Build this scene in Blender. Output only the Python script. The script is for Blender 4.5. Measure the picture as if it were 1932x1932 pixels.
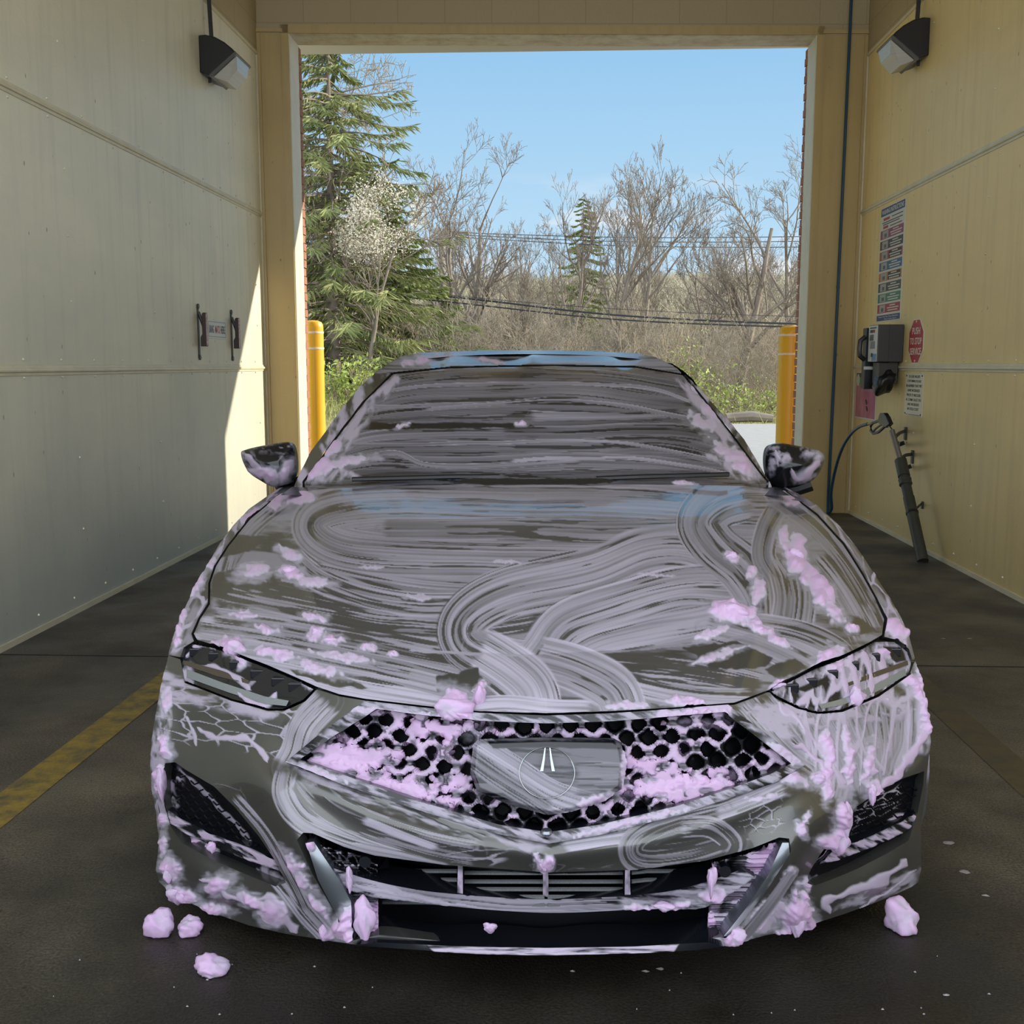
import bpy, bmesh, math, random
import numpy as np
from mathutils import Vector, Matrix
from mathutils.geometry import interpolate_bezier
for o in list(bpy.data.objects): bpy.data.objects.remove(o, do_unlink=True)
SC = bpy.context.scene
COL = SC.collection
random.seed(7)

# ------------------------------------------------------------------ camera
FPX, HCAM = 2040.0, 1.36
YAW = math.atan((1058-966)/FPX); PIT = math.atan((966-688)/FPX)
FW = np.array([-math.sin(YAW)*math.cos(PIT), math.cos(YAW)*math.cos(PIT), -math.sin(PIT)])
RT = np.array([math.cos(YAW), math.sin(YAW), 0.0]); UP = np.cross(RT, FW)
cam_data = bpy.data.cameras.new('camera'); cam = bpy.data.objects.new('camera', cam_data); COL.objects.link(cam)
cam_data.sensor_width = 36; cam_data.lens = 36*FPX/1932; cam_data.clip_end = 600; cam_data.clip_start = 0.05
M = Matrix(((RT[0], UP[0], -FW[0], 0), (RT[1], UP[1], -FW[1], 0), (RT[2], UP[2], -FW[2], HCAM), (0, 0, 0, 1)))
cam.matrix_world = M
SC.camera = cam

# ------------------------------------------------------------------ world, sun, exposure
SC.view_settings.view_transform = 'Standard'; SC.view_settings.look = 'None'
SC.view_settings.gamma = 1; SC.view_settings.use_curve_mapping = False
SC.view_settings.exposure = 0.0
world = bpy.data.worlds.new('sky'); SC.world = world; world.use_nodes = True
wn = world.node_tree; wn.nodes.clear()
def wnode(t, **k):
    n = wn.nodes.new(t)
    for a, b in k.items(): setattr(n, a, b)
    return n
tc = wnode('ShaderNodeTexCoord'); sx = wnode('ShaderNodeSeparateXYZ'); wn.links.new(tc.outputs['Generated'], sx.inputs[0])
ramp = wnode('ShaderNodeValToRGB'); wn.links.new(sx.outputs['Z'], ramp.inputs[0])
cr = ramp.color_ramp
cr.elements[0].position = 0.0; cr.elements[0].color = (.62, .80, .95, 1)
cr.elements[1].position = .55; cr.elements[1].color = (.24, .48, .80, 1)
e = cr.elements.new(.10); e.color = (.50, .74, .94, 1)
e = cr.elements.new(.28); e.color = (.30, .57, .86, 1)
# clouds low over the wood
mp = wnode('ShaderNodeMapping'); mp.inputs['Scale'].default_value = (7, 7, 26); wn.links.new(tc.outputs['Generated'], mp.inputs[0])
nz = wnode('ShaderNodeTexNoise'); nz.inputs['Scale'].default_value = 1.3; nz.inputs['Detail'].default_value = 6; wn.links.new(mp.outputs[0], nz.inputs['Vector'])
cth = wnode('ShaderNodeMapRange'); cth.inputs[1].default_value = .50; cth.inputs[2].default_value = .66; wn.links.new(nz.outputs[0], cth.inputs[0])
cz = wnode('ShaderNodeMapRange'); cz.inputs[1].default_value = .17; cz.inputs[2].default_value = .12; wn.links.new(sx.outputs['Z'], cz.inputs[0])
cm = wnode('ShaderNodeMath', operation='MULTIPLY'); wn.links.new(cth.outputs[0], cm.inputs[0]); wn.links.new(cz.outputs[0], cm.inputs[1])
cmix = wnode('ShaderNodeMix', data_type='RGBA'); wn.links.new(cm.outputs[0], cmix.inputs[0]); wn.links.new(ramp.outputs[0], cmix.inputs[6]); cmix.inputs[7].default_value = (.85, .90, .95, 1)
# the unseen sky behind the camera is brightened to light the bay
bk = wnode('ShaderNodeMapRange', interpolation_type='SMOOTHSTEP'); bk.inputs[1].default_value = .1; bk.inputs[2].default_value = -.5; wn.links.new(sx.outputs['Y'], bk.inputs[0])
bmix = wnode('ShaderNodeMix', data_type='RGBA'); wn.links.new(bk.outputs[0], bmix.inputs[0]); wn.links.new(cmix.outputs[2], bmix.inputs[6]); bmix.inputs[7].default_value = (.86, .92, 1.0, 1)
bst = wnode('ShaderNodeMapRange'); bst.inputs[3].default_value = 1.0; bst.inputs[4].default_value = 2.6; wn.links.new(bk.outputs[0], bst.inputs[0])
bg = wnode('ShaderNodeBackground'); wn.links.new(bmix.outputs[2], bg.inputs[0]); wn.links.new(bst.outputs[0], bg.inputs[1])
wo = wnode('ShaderNodeOutputWorld'); wn.links.new(bg.outputs[0], wo.inputs[0])
SUN = Vector((2.485, 1.0, 1.246)).normalized()
sd = bpy.data.lights.new('sun', 'SUN'); sd.energy = 7.6; sd.angle = .009; sd.color = (1, .90, .74)
so = bpy.data.objects.new('sun', sd); COL.objects.link(so); so.rotation_euler = SUN.to_track_quat('Z', 'Y').to_euler(); so.location = (8, 12, 14)

# ------------------------------------------------------------------ measuring helpers
C0 = np.array([0, 0, HCAM])
def ray(px, py): return FW*FPX + RT*(px-966) + UP*(966-py)
def on_x(px, py, X): r = ray(px, py); return C0 + r*(X/r[0])
def on_y(px, py, Y): r = ray(px, py); return C0 + r*(Y/r[1])
def on_z(px, py, Z=0): r = ray(px, py); return C0 + r*((Z-HCAM)/r[2])
# car frame
CY = math.radians(2.31)
CO = on_z(1030, 1790, .15); CO[2] = 0
EX = np.array([math.cos(CY), math.sin(CY), 0]); EY = np.array([-math.sin(CY), math.cos(CY), 0])
CC = np.array([(C0-CO)@EX, (C0-CO)@EY, HCAM])
def car_at(px, py, Y):
    px = np.asarray(px, float); py = np.asarray(py, float)
    r = FW*FPX + np.multiply.outer(px-966, RT) + np.multiply.outer(966-py, UP)
    rx = r@EX; ry = r@EY; rz = r[..., 2]; t = (Y-CC[1])/ry
    return np.stack([CC[0]+rx*t, CC[1]+ry*t, CC[2]+rz*t], -1)
def car_px(P):
    P = np.asarray(P, float); W = CO + P[..., 0:1]*EX + P[..., 1:2]*EY + P[..., 2:3]*np.array([0, 0, 1.])
    d = W-C0; z = d@FW
    return 966+FPX*(d@RT)/z, 966-FPX*(d@UP)/z

# ------------------------------------------------------------------ materials
MATS = {}
def mat(name, col=(.5, .5, .5), rough=.5, metal=0, coat=0, noise=None, bump=None, emit=None, trans=0, spec=.5, scale=None):
    """plain principled material; noise=(scale, amount, colour2[, stretch]); bump=(scale, strength)"""
    if name in MATS: return MATS[name]
    m = bpy.data.materials.new(name); m.use_nodes = True; nt = m.node_tree; b = nt.nodes['Principled BSDF']
    b.inputs['Base Color'].default_value = (*col, 1); b.inputs['Roughness'].default_value = rough; b.inputs['Metallic'].default_value = metal
    b.inputs['Coat Weight'].default_value = coat; b.inputs['Transmission Weight'].default_value = trans; b.inputs['Specular IOR Level'].default_value = spec
    t = nt.nodes.new('ShaderNodeTexCoord')
    if noise:
        mp = nt.nodes.new('ShaderNodeMapping'); nt.links.new(t.outputs['Object'], mp.inputs[0])
        if len(noise) > 3: mp.inputs['Scale'].default_value = noise[3]
        n = nt.nodes.new('ShaderNodeTexNoise'); n.inputs['Scale'].default_value = noise[0]; n.inputs['Detail'].default_value = 6; n.inputs['Roughness'].default_value = .65
        nt.links.new(mp.outputs[0], n.inputs['Vector'])
        r = nt.nodes.new('ShaderNodeMapRange'); r.inputs[1].default_value = .38; r.inputs[2].default_value = .66; r.inputs[4].default_value = noise[1]; nt.links.new(n.outputs[0], r.inputs[0])
        x = nt.nodes.new('ShaderNodeMix'); x.data_type = 'RGBA'; nt.links.new(r.outputs[0], x.inputs[0]); x.inputs[6].default_value = (*col, 1); x.inputs[7].default_value = (*noise[2], 1)
        nt.links.new(x.outputs[2], b.inputs['Base Color'])
    if bump:
        n2 = nt.nodes.new('ShaderNodeTexNoise'); n2.inputs['Scale'].default_value = bump[0]; n2.inputs['Detail'].default_value = 5; nt.links.new(t.outputs['Object'], n2.inputs['Vector'])
        bp = nt.nodes.new('ShaderNodeBump'); bp.inputs['Strength'].default_value = bump[1]; bp.inputs['Distance'].default_value = .01
        nt.links.new(n2.outputs[0], bp.inputs['Height']); nt.links.new(bp.outputs[0], b.inputs['Normal'])
    if emit: b.inputs['Emission Color'].default_value = (*emit[0], 1); b.inputs['Emission Strength'].default_value = emit[1]
    MATS[name] = m
    return m
def link(nt, a, b): nt.links.new(a, b)
def wall_mat(name, col, dirt, dirtamt=.35, lowmix=.35, lowcol=(.36, .28, .14)):
    m = mat(name, col, .42, noise=(1.6, dirtamt, dirt, (.6, .6, 1.6)), bump=(55, .12)); nt = m.node_tree; b = nt.nodes['Principled BSDF']
    src = b.inputs['Base Color'].links[0].from_socket
    t = nt.nodes.new('ShaderNodeTexCoord')
    # dark specks and short run marks
    mp = nt.nodes.new('ShaderNodeMapping'); mp.inputs['Scale'].default_value = (9, 9, 4.5); link(nt, t.outputs['Object'], mp.inputs[0])
    v = nt.nodes.new('ShaderNodeTexVoronoi'); v.inputs['Scale'].default_value = 1; link(nt, mp.outputs[0], v.inputs['Vector'])
    r = nt.nodes.new('ShaderNodeMapRange'); r.inputs[1].default_value = .035; r.inputs[2].default_value = .07; r.inputs[3].default_value = .75; r.inputs[4].default_value = 0; link(nt, v.outputs['Distance'], r.inputs[0])
    x = nt.nodes.new('ShaderNodeMix'); x.data_type = 'RGBA'; link(nt, r.outputs[0], x.inputs[0]); link(nt, src, x.inputs[6]); x.inputs[7].default_value = (.14, .11, .06, 1)
    # vertical water streaks
    mp2 = nt.nodes.new('ShaderNodeMapping'); mp2.inputs['Scale'].default_value = (14, 14, .9); link(nt, t.outputs['Object'], mp2.inputs[0])
    n = nt.nodes.new('ShaderNodeTexNoise'); n.inputs['Scale'].default_value = 1; n.inputs['Detail'].default_value = 4; link(nt, mp2.outputs[0], n.inputs['Vector'])
    r2 = nt.nodes.new('ShaderNodeMapRange'); r2.inputs[1].default_value = .5; r2.inputs[2].default_value = .8; r2.inputs[4].default_value = .28; link(nt, n.outputs[0], r2.inputs[0])
    x2 = nt.nodes.new('ShaderNodeMix'); x2.data_type = 'RGBA'; link(nt, r2.outputs[0], x2.inputs[0]); link(nt, x.outputs[2], x2.inputs[6]); x2.inputs[7].default_value = (*[c*.62 for c in dirt], 1)
    # second tint mixed in towards the bottom of the wall, noisy edge
    sp = nt.nodes.new('ShaderNodeSeparateXYZ'); link(nt, t.outputs['Object'], sp.inputs[0]); n3 = nt.nodes.new('ShaderNodeTexNoise'); n3.inputs['Scale'].default_value = .8; n3.inputs['Detail'].default_value = 5; link(nt, t.outputs['Object'], n3.inputs['Vector'])
    ad = nt.nodes.new('ShaderNodeMath'); ad.operation = 'MULTIPLY_ADD'; ad.inputs[1].default_value = 2.4; link(nt, n3.outputs[0], ad.inputs[0]); link(nt, sp.outputs[2], ad.inputs[2])
    r3 = nt.nodes.new('ShaderNodeMapRange'); r3.inputs[1].default_value = 1.3; r3.inputs[2].default_value = 3.2; r3.inputs[3].default_value = lowmix; r3.inputs[4].default_value = 0; link(nt, ad.outputs[0], r3.inputs[0])
    x3 = nt.nodes.new('ShaderNodeMix'); x3.data_type = 'RGBA'; link(nt, r3.outputs[0], x3.inputs[0]); link(nt, x2.outputs[2], x3.inputs[6]); x3.inputs[7].default_value = (*lowcol, 1)
    link(nt, x3.outputs[2], b.inputs['Base Color'])
    return m
WL = wall_mat('left_wall_panel', (.78, .73, .55), (.60, .58, .46), lowmix=.75, lowcol=(.34, .36, .33))
WR = wall_mat('right_wall_panel', (.82, .64, .29), (.66, .51, .24))
WB = wall_mat('frame_paint', (.48, .355, .15), (.40, .30, .125), .3)
TRIM = mat('seam_trim', (.66, .60, .42), .4, noise=(6, .4, (.45, .40, .28)))
GUNMETAL = mat('black_metal', (.018, .018, .02), .45, noise=(9, .4, (.035, .033, .03)))
BLACK = mat('black_plastic', (.008, .008, .010), .35)
RIVET = mat('rivet', (.7, .66, .5), .35, .3)

def floor_mat():
    m = bpy.data.materials.new('wet_concrete'); m.use_nodes = True; nt = m.node_tree; b = nt.nodes['Principled BSDF']; N = nt.nodes.new
    t = N('ShaderNodeTexCoord')
    n1 = N('ShaderNodeTexNoise'); n1.inputs['Scale'].default_value = 1.1; n1.inputs['Detail'].default_value = 7; n1.inputs['Roughness'].default_value = .6; link(nt, t.outputs['Object'], n1.inputs['Vector'])
    cr = N('ShaderNodeValToRGB'); link(nt, n1.outputs[0], cr.inputs[0])
    cr.color_ramp.elements[0].position = .36; cr.color_ramp.elements[0].color = (.034, .028, .020, 1)
    cr.color_ramp.elements[1].position = .68; cr.color_ramp.elements[1].color = (.125, .104, .072, 1)
    n2 = N('ShaderNodeTexNoise'); n2.inputs['Scale'].default_value = 140; n2.inputs['Detail'].default_value = 3; link(nt, t.outputs['Object'], n2.inputs['Vector'])
    r2 = N('ShaderNodeMapRange'); r2.inputs[1].default_value = .35; r2.inputs[2].default_value = .75; r2.inputs[3].default_value = .55; r2.inputs[4].default_value = 1.7; link(nt, n2.outputs[0], r2.inputs[0])
    mu = N('ShaderNodeMix'); mu.data_type = 'RGBA'; mu.blend_type = 'MULTIPLY'; mu.inputs[0].default_value = 1; link(nt, cr.outputs[0], mu.inputs[6]); link(nt, r2.outputs[0], mu.inputs[7])
    v = N('ShaderNodeTexVoronoi'); v.inputs['Scale'].default_value = 16; link(nt, t.outputs['Object'], v.inputs['Vector'])
    rv = N('ShaderNodeMapRange'); rv.inputs[1].default_value = .05; rv.inputs[2].default_value = .09; rv.inputs[3].default_value = .8; rv.inputs[4].default_value = 0; link(nt, v.outputs['Distance'], rv.inputs[0])
    x = N('ShaderNodeMix'); x.data_type = 'RGBA'; link(nt, rv.outputs[0], x.inputs[0]); link(nt, mu.outputs[2], x.inputs[6]); x.inputs[7].default_value = (.012, .010, .008, 1)
    # the slab turns darker around the nose of the car, uneven edge
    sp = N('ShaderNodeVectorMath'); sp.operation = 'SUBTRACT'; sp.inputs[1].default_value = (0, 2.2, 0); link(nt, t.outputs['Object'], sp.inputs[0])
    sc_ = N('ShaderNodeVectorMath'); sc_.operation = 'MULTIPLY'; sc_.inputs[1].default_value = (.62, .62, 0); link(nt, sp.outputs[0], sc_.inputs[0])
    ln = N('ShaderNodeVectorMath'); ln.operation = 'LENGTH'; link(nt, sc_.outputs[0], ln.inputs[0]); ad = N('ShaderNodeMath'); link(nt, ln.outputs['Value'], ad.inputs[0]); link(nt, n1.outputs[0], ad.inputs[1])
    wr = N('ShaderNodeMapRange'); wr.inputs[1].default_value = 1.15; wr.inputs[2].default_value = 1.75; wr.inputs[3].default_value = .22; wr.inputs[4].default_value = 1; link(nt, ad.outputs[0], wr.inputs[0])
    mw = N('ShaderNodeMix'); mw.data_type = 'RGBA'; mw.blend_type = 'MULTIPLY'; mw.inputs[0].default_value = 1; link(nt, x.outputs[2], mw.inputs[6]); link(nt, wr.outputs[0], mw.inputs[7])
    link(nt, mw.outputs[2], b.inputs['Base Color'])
    n3 = N('ShaderNodeTexNoise'); n3.inputs['Scale'].default_value = 2.3; n3.inputs['Detail'].default_value = 5; link(nt, t.outputs['Object'], n3.inputs['Vector'])
    r3 = N('ShaderNodeMapRange'); r3.inputs[1].default_value = .4; r3.inputs[2].default_value = .65; r3.inputs[3].default_value = .42; r3.inputs[4].default_value = .75; link(nt, n3.outputs[0], r3.inputs[0]); link(nt, r3.outputs[0], b.inputs['Roughness'])
    bp = N('ShaderNodeBump'); bp.inputs['Strength'].default_value = .45; bp.inputs['Distance'].default_value = .006; link(nt, n2.outputs[0], bp.inputs['Height']); link(nt, bp.outputs[0], b.inputs['Normal'])
    return m
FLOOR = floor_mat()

# ------------------------------------------------------------------ mesh helpers
def mesh_obj(name, verts, faces, material=None, parent=None, smooth=False):
    me = bpy.data.meshes.new(name); me.from_pydata([tuple(map(float, v)) for v in verts], [], [tuple(map(int, f)) for f in faces]); me.update()
    o = bpy.data.objects.new(name, me); COL.objects.link(o)
    if material: me.materials.append(material)
    if parent: o.parent = parent
    if smooth: me.shade_smooth()
    return o
class MB:
    """collects shapes into one mesh"""
    def __init__(s): s.v = []; s.f = []; s.m = []; s.cur = 0
    def add(s, v, f):
        n = len(s.v); s.v += [tuple(p) for p in v]; s.f += [tuple(i+n for i in q) for q in f]; s.m += [s.cur]*len(f); return s
    def box(s, a, b):
        x0, y0, z0 = a; x1, y1, z1 = b
        return s.add([(x0,y0,z0),(x1,y0,z0),(x1,y1,z0),(x0,y1,z0),(x0,y0,z1),(x1,y0,z1),(x1,y1,z1),(x0,y1,z1)], [(0,3,2,1),(4,5,6,7),(0,1,5,4),(1,2,6,5),(2,3,7,6),(3,0,4,7)])
    def prism(s, pts, axis, a, b):
        """pts: 2-D outline in the two other axes, extruded along axis from a to b"""
        n = len(pts)
        def mk(p, c): q = list(p); q.insert(axis, c); return tuple(q)
        v = [mk(p, a) for p in pts]+[mk(p, b) for p in pts]
        return s.add(v, [tuple(range(n))[::-1], tuple(range(n, 2*n))]+[(i, (i+1) % n, n+(i+1) % n, n+i) for i in range(n)])
    def tube(s, pts, r, n=10, cap=True):
        pts = [Vector(p) for p in pts]; rs = r if hasattr(r, '__len__') else [r]*len(pts)
        rings = []; prev = None
        for i, p in enumerate(pts):
            d = (pts[min(i+1, len(pts)-1)]-pts[max(i-1, 0)]).normalized()
            u = prev if prev is not None else (Vector((0, 0, 1)) if abs(d.z) < .9 else Vector((1, 0, 0)))
            u = (u-d*u.dot(d)); u = u.normalized() if u.length > 1e-6 else d.orthogonal().normalized(); prev = u; w = d.cross(u)
            rings.append([p+(u*math.cos(2*math.pi*k/n)+w*math.sin(2*math.pi*k/n))*rs[i] for k in range(n)])
        v = [q for g in rings for q in g]
        f = [(i*n+k, i*n+(k+1) % n, (i+1)*n+(k+1) % n, (i+1)*n+k) for i in range(len(pts)-1) for k in range(n)]
        if cap: f += [tuple(range(n))[::-1], tuple(range((len(pts)-1)*n, len(pts)*n))]
        return s.add(v, f)
    def lathe(s, prof, c, n=24):
        """prof: (r,z) list around vertical axis at c"""
        v = []; 
        for r, z in prof: v += [(c[0]+r*math.cos(2*math.pi*k/n), c[1]+r*math.sin(2*math.pi*k/n), c[2]+z) for k in range(n)]
        f = [(i*n+k, i*n+(k+1) % n, (i+1)*n+(k+1) % n, (i+1)*n+k) for i in range(len(prof)-1) for k in range(n)]
        f += [tuple(range(n))[::-1], tuple(range((len(prof)-1)*n, len(prof)*n))]
        return s.add(v, f)
    def build(s, name, material, parent=None, smooth=False, bevel=0):
        ml = material if isinstance(material, (list, tuple)) else [material]
        o = mesh_obj(name, s.v, s.f, None, parent, False)
        for m in ml: o.data.materials.append(m)
        if len(ml) > 1: o.data.polygons.foreach_set('material_index', s.m)
        bm = bmesh.new(); bm.from_mesh(o.data); bmesh.ops.recalc_face_normals(bm, faces=bm.faces); bm.to_mesh(o.data); bm.free()
        if smooth:
            o.data.shade_smooth()
            try: o.data.set_sharp_from_angle(angle=math.radians(35))
            except Exception: pass
        if bevel:
            b = o.modifiers.new('bevel', 'BEVEL'); b.width = bevel; b.segments = 2; b.limit_method = 'ANGLE'
        return o
def tag(o, label=None, cat=None, group=None, kind=None):
    if label: o['label'] = label
    if cat: o['category'] = cat
    if group: o['group'] = group
    if kind: o['kind'] = kind
    return o
def empty(name, loc=(0, 0, 0), rz=0):
    o = bpy.data.objects.new(name, None); COL.objects.link(o); o.location = loc; o.rotation_euler = (0, 0, rz); o.empty_display_size = .1
    return o
def local(o): return lambda p: Vector(p)-o.location
def shift_children(root):
    """children are built in world coordinates: bring them into the frame of their thing"""
    bpy.context.view_layer.update()
    inv = root.matrix_world.inverted()
    for ch in root.children: ch.matrix_parent_inverse = inv
FONT = {}
def text_fit(name, s, W, H, material, parent, M_, depth=.0006, bold=0.0):
    o = text_mesh(name, s, 1.0, material, parent, Matrix.Identity(4), 1.0, depth=depth*0+.3, bold=bold)
    co = np.array([v.co for v in o.data.vertices]); a = co.min(0); b = co.max(0); c = (a+b)/2
    o.data.transform(M_ @ Matrix.Diagonal((W/(b[0]-a[0]), H/(b[1]-a[1]), depth/(b[2]-a[2]), 1)) @ Matrix.Translation((-c[0], -c[1], -c[2]))); return o
def text_mesh(name, s, size, material, parent, matrix, sx=1.0, align='CENTER', depth=.0006, bold=0.0):
    c = bpy.data.curves.new(name, 'FONT'); c.body = s; c.size = size; c.align_x = align; c.align_y = 'CENTER'; c.extrude = depth; c.offset = bold; c.resolution_u = 3
    t = bpy.data.objects.new(name, c); COL.objects.link(t); bpy.context.view_layer.update()
    me = bpy.data.meshes.new_from_object(t.evaluated_get(bpy.context.evaluated_depsgraph_get())); bpy.data.objects.remove(t)
    me.transform(matrix @ Matrix.Diagonal((sx, 1, 1, 1)))
    me.materials.clear(); me.materials.append(material)
    o = bpy.data.objects.new(name, me); COL.objects.link(o); o.parent = parent
    return o

# ------------------------------------------------------------------ the bay
XW = 2.665
def yb(x): return 9.90+x*.055                   # the exit wall stands a little askew
Z1, Z2, Z3, ZT = 1.34, 2.68, 4.04, 5.3
Y0 = 1.0
def struct(o): o['kind'] = 'structure'; return o
fl = MB(); 
fl.add([(-XW-.2, -3, 0), (XW+.2, -3, 0), (XW+.2, 10.6, 0), (-XW-.2, 10.6, 0)], [(0, 1, 2, 3)])
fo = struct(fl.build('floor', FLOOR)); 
# saw cut across the slab and the yellow lane lines are marks of the floor
jm = mat('joint_dark', (.004, .004, .004), .8)
j = MB(); 
p0 = on_z(0, 1226)[1]; j.box((-XW, 4.86, -.01), (XW, 4.872, .0012)); struct(j.build('trim_9', jm))
YEL = mat('worn_yellow_paint', (.28, .19, .025), .55, noise=(14, .9, (.06, .05, .035)), bump=(90, .3))
YEL2 = mat('faded_yellow_paint', (.085, .065, .03), .6, noise=(11, 1, (.05, .042, .03)))
k = MB(); k.add([(-1.80, 2.2, .0016), (-1.655, 2.2, .0016), (-1.60, 8.6, .0016), (-1.72, 8.6, .0016)], [(0, 1, 2, 3)]); struct(k.build('trim_7', YEL))
k = MB(); k.add([(1.47, 2.2, .0016), (1.61, 2.2, .0016), (1.60, 8.6, .0016), (1.48, 8.6, .0016)], [(0, 1, 2, 3)]); struct(k.build('trim_8', YEL2))

def side_wall(name, sgn, material):
    b = MB(); x0, x1 = sgn*XW, sgn*(XW+.2)
    b.box((min(x0, x1), Y0, 0), (max(x0, x1), yb(x0)+.35, ZT)); w = struct(b.build(name, material)); return w
side_wall('wall_left', -1, WL); side_wall('wall_right', 1, WR)
SEAMDARK = mat('seam_shadow_gap', (.10, .09, .06), .7)
n = 0
for s, wm in ((-1, TRIM), (1, TRIM)):
    x = s*XW; n += 1
    b = MB()
    for z in (Z1 if s > 0 else 1.332, Z2 if s < 0 else 2.70):
        pts = [(x, z-.028), (x-s*.006, z-.026), (x-s*.007, z-.012), (x-s*.016, z-.008), (x-s*.018, z), (x-s*.016, z+.008), (x-s*.007, z+.012), (x-s*.006, z+.026), (x, z+.028)]
        b.prism(pts, 1, Y0, yb(x))
    b.box((min(x, x-s*.014), Y0, Z3-.012), (max(x, x-s*.014), yb(x), Z3+.012))
    b.box((min(x, x-s*.012), yb(x)-.028, 0), (max(x, x-s*.012), yb(x), Z3))       # corner batten
    b.box((min(x, x-s*.010), Y0, 0), (max(x, x-s*.010), yb(x), .03))
    struct(b.build(f'trim_{n}', [wm]))
    rv = MB()
    for z in (Z1-.045, Z1+.045, Z2-.045, Z2+.045, .09):
        y = Y0+.2
        while y < yb(x):
            rv.lathe([(.010, 0)], (0, 0, 0), 3) if False else None
            rv.tube([(x, y, z), (x-s*.006, y, z)], [.009, .005], 8); y += .41
    for y in (3.4, 4.65, 5.87, 7.09, 8.31, 9.5):
        for z in (.45, .85, 1.7, 2.05, 2.4, 3.05, 3.4, 3.8): rv.tube([(x, y, z), (x-s*.006, y, z)], [.009, .005], 8)
    struct(rv.build(f'trim_{n+2}', RIVET))
# concrete block courses above the panels
def block_mat():
    m = mat('painted_block', (.52, .42, .22), .6, bump=(40, .25)); nt = m.node_tree; b = nt.nodes['Principled BSDF']
    t = nt.nodes.new('ShaderNodeTexCoord'); sp = nt.nodes.new('ShaderNodeSeparateXYZ'); link(nt, t.outputs['Object'], sp.inputs[0])
    ad = nt.nodes.new('ShaderNodeMath'); link(nt, sp.outputs[0], ad.inputs[0]); link(nt, sp.outputs[1], ad.inputs[1])
    cb = nt.nodes.new('ShaderNodeCombineXYZ'); link(nt, ad.outputs[0], cb.inputs[0]); link(nt, sp.outputs[2], cb.inputs[1])
    br = nt.nodes.new('ShaderNodeTexBrick'); br.inputs['Scale'].default_value = 1; br.inputs['Brick Width'].default_value = .43; br.inputs['Row Height'].default_value = .215; br.inputs['Mortar Size'].default_value = .004
    br.inputs['Color1'].default_value = (.42, .335, .19, 1); br.inputs['Color2'].default_value = (.40, .32, .18, 1); br.inputs['Mortar'].default_value = (.32, .25, .14, 1)
    link(nt, cb.outputs[0], br.inputs['Vector']); link(nt, br.outputs[0], b.inputs['Base Color'])
    return m
BLOCK = block_mat()
for s, nm in ((-1, 'trim_5'), (1, 'trim_6')):
    x = s*XW; b = MB(); b.box((min(x, x-s*.004), Y0, Z3+.01), (max(x, x-s*.004), yb(x), ZT)); struct(b.build(nm, BLOCK))
b = MB(); b.box((-XW-.2, Y0, ZT), (XW+.2, 11.47, ZT+.2)); struct(b.build('ceiling', mat('ceiling_boards', (.55, .50, .40), .7, noise=(3, .4, (.45, .40, .3)))))
# exit wall with its opening
OXL, OXR, OZ = -2.385, 2.215, 4.21
TH = .34
def skew(o):
    for v in o.data.vertices: v.co.y += v.co.x*.055
    return o
b = MB(); b.box((-XW-.2, 9.90, 0), (OXL, 9.90+TH, OZ)); skew(struct(b.build('wall_back', WB)))
b = MB(); b.box((OXR, 9.90, 0), (XW+.2, 9.90+TH, OZ)); skew(struct(b.build('wall_back_right', WB)))
b = MB(); b.box((-XW-.2, 9.90, OZ), (XW+.2, 9.90+TH, ZT)); skew(struct(b.build('wall_back_top', BLOCK)))
# flashing around the opening: thin sheet frames
b = MB()
b.box((OXL-.06, 9.885, 0), (OXL, 9.90, OZ+.07)); b.box((OXR, 9.885, 0), (OXR+.06, 9.90, OZ+.07)); b.box((OXL-.06, 9.885, OZ), (OXR+.06, 9.90, OZ+.07))
b.box((-XW+.005, 9.885, 0), (-XW+.035, 9.90, OZ)); b.box((XW-.035, 9.885, 0), (XW-.005, 9.90, OZ)); b.box((-XW, 9.882, OZ+.01), (OXL-.05, 9.90, OZ+.04)); b.box((OXR+.05, 9.882, OZ+.01), (XW, 9.90, OZ+.04))
skew(struct(b.build('trim_10', WB)))
REV = mat('reveal_paint', (.66, .62, .48), .5, noise=(5, .4, (.5, .45, .33)))
RUST = mat('soffit_paint', (.50, .44, .30), .6, noise=(7, .7, (.30, .20, .10)))
b = MB(); b.box((OXL, 9.90, 0), (OXL+.008, 9.90+TH-.02, OZ)); b.box((OXR-.008, 9.90, 0), (OXR, 9.90+TH-.02, OZ)); skew(struct(b.build('trim_11', REV)))
b = MB(); b.box((OXL+.008, 9.90, OZ-.008), (OXR-.008, 9.90+TH-.02, OZ)); skew(struct(b.build('trim_12', RUST)))
BRICK = mat('outside_brick', (.30, .11, .06), .8, noise=(20, .6, (.4, .2, .12)))
b = MB()
for zz in np.arange(0, OZ-.05, .075):
    o_ = .006 if int(zz/.075) % 2 else 0
    for x in (OXL, OXR): 
        if x < 0: b.box((x-.2, 9.90+TH-.02, zz), (x+.012-o_, 9.90+TH+.08, zz+.066))
        else: b.box((x-.012+o_, 9.90+TH-.02, zz), (x+.2, 9.90+TH+.08, zz+.066))
skew(struct(b.build('trim_13', BRICK)))
# eaves outside the exit
b = MB(); b.box((-5, 10.2, 4.50), (5, 11.47, 4.62)); struct(b.build('trim_14', mat('eave_boards', (.4, .35, .25), .6)))

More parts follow.
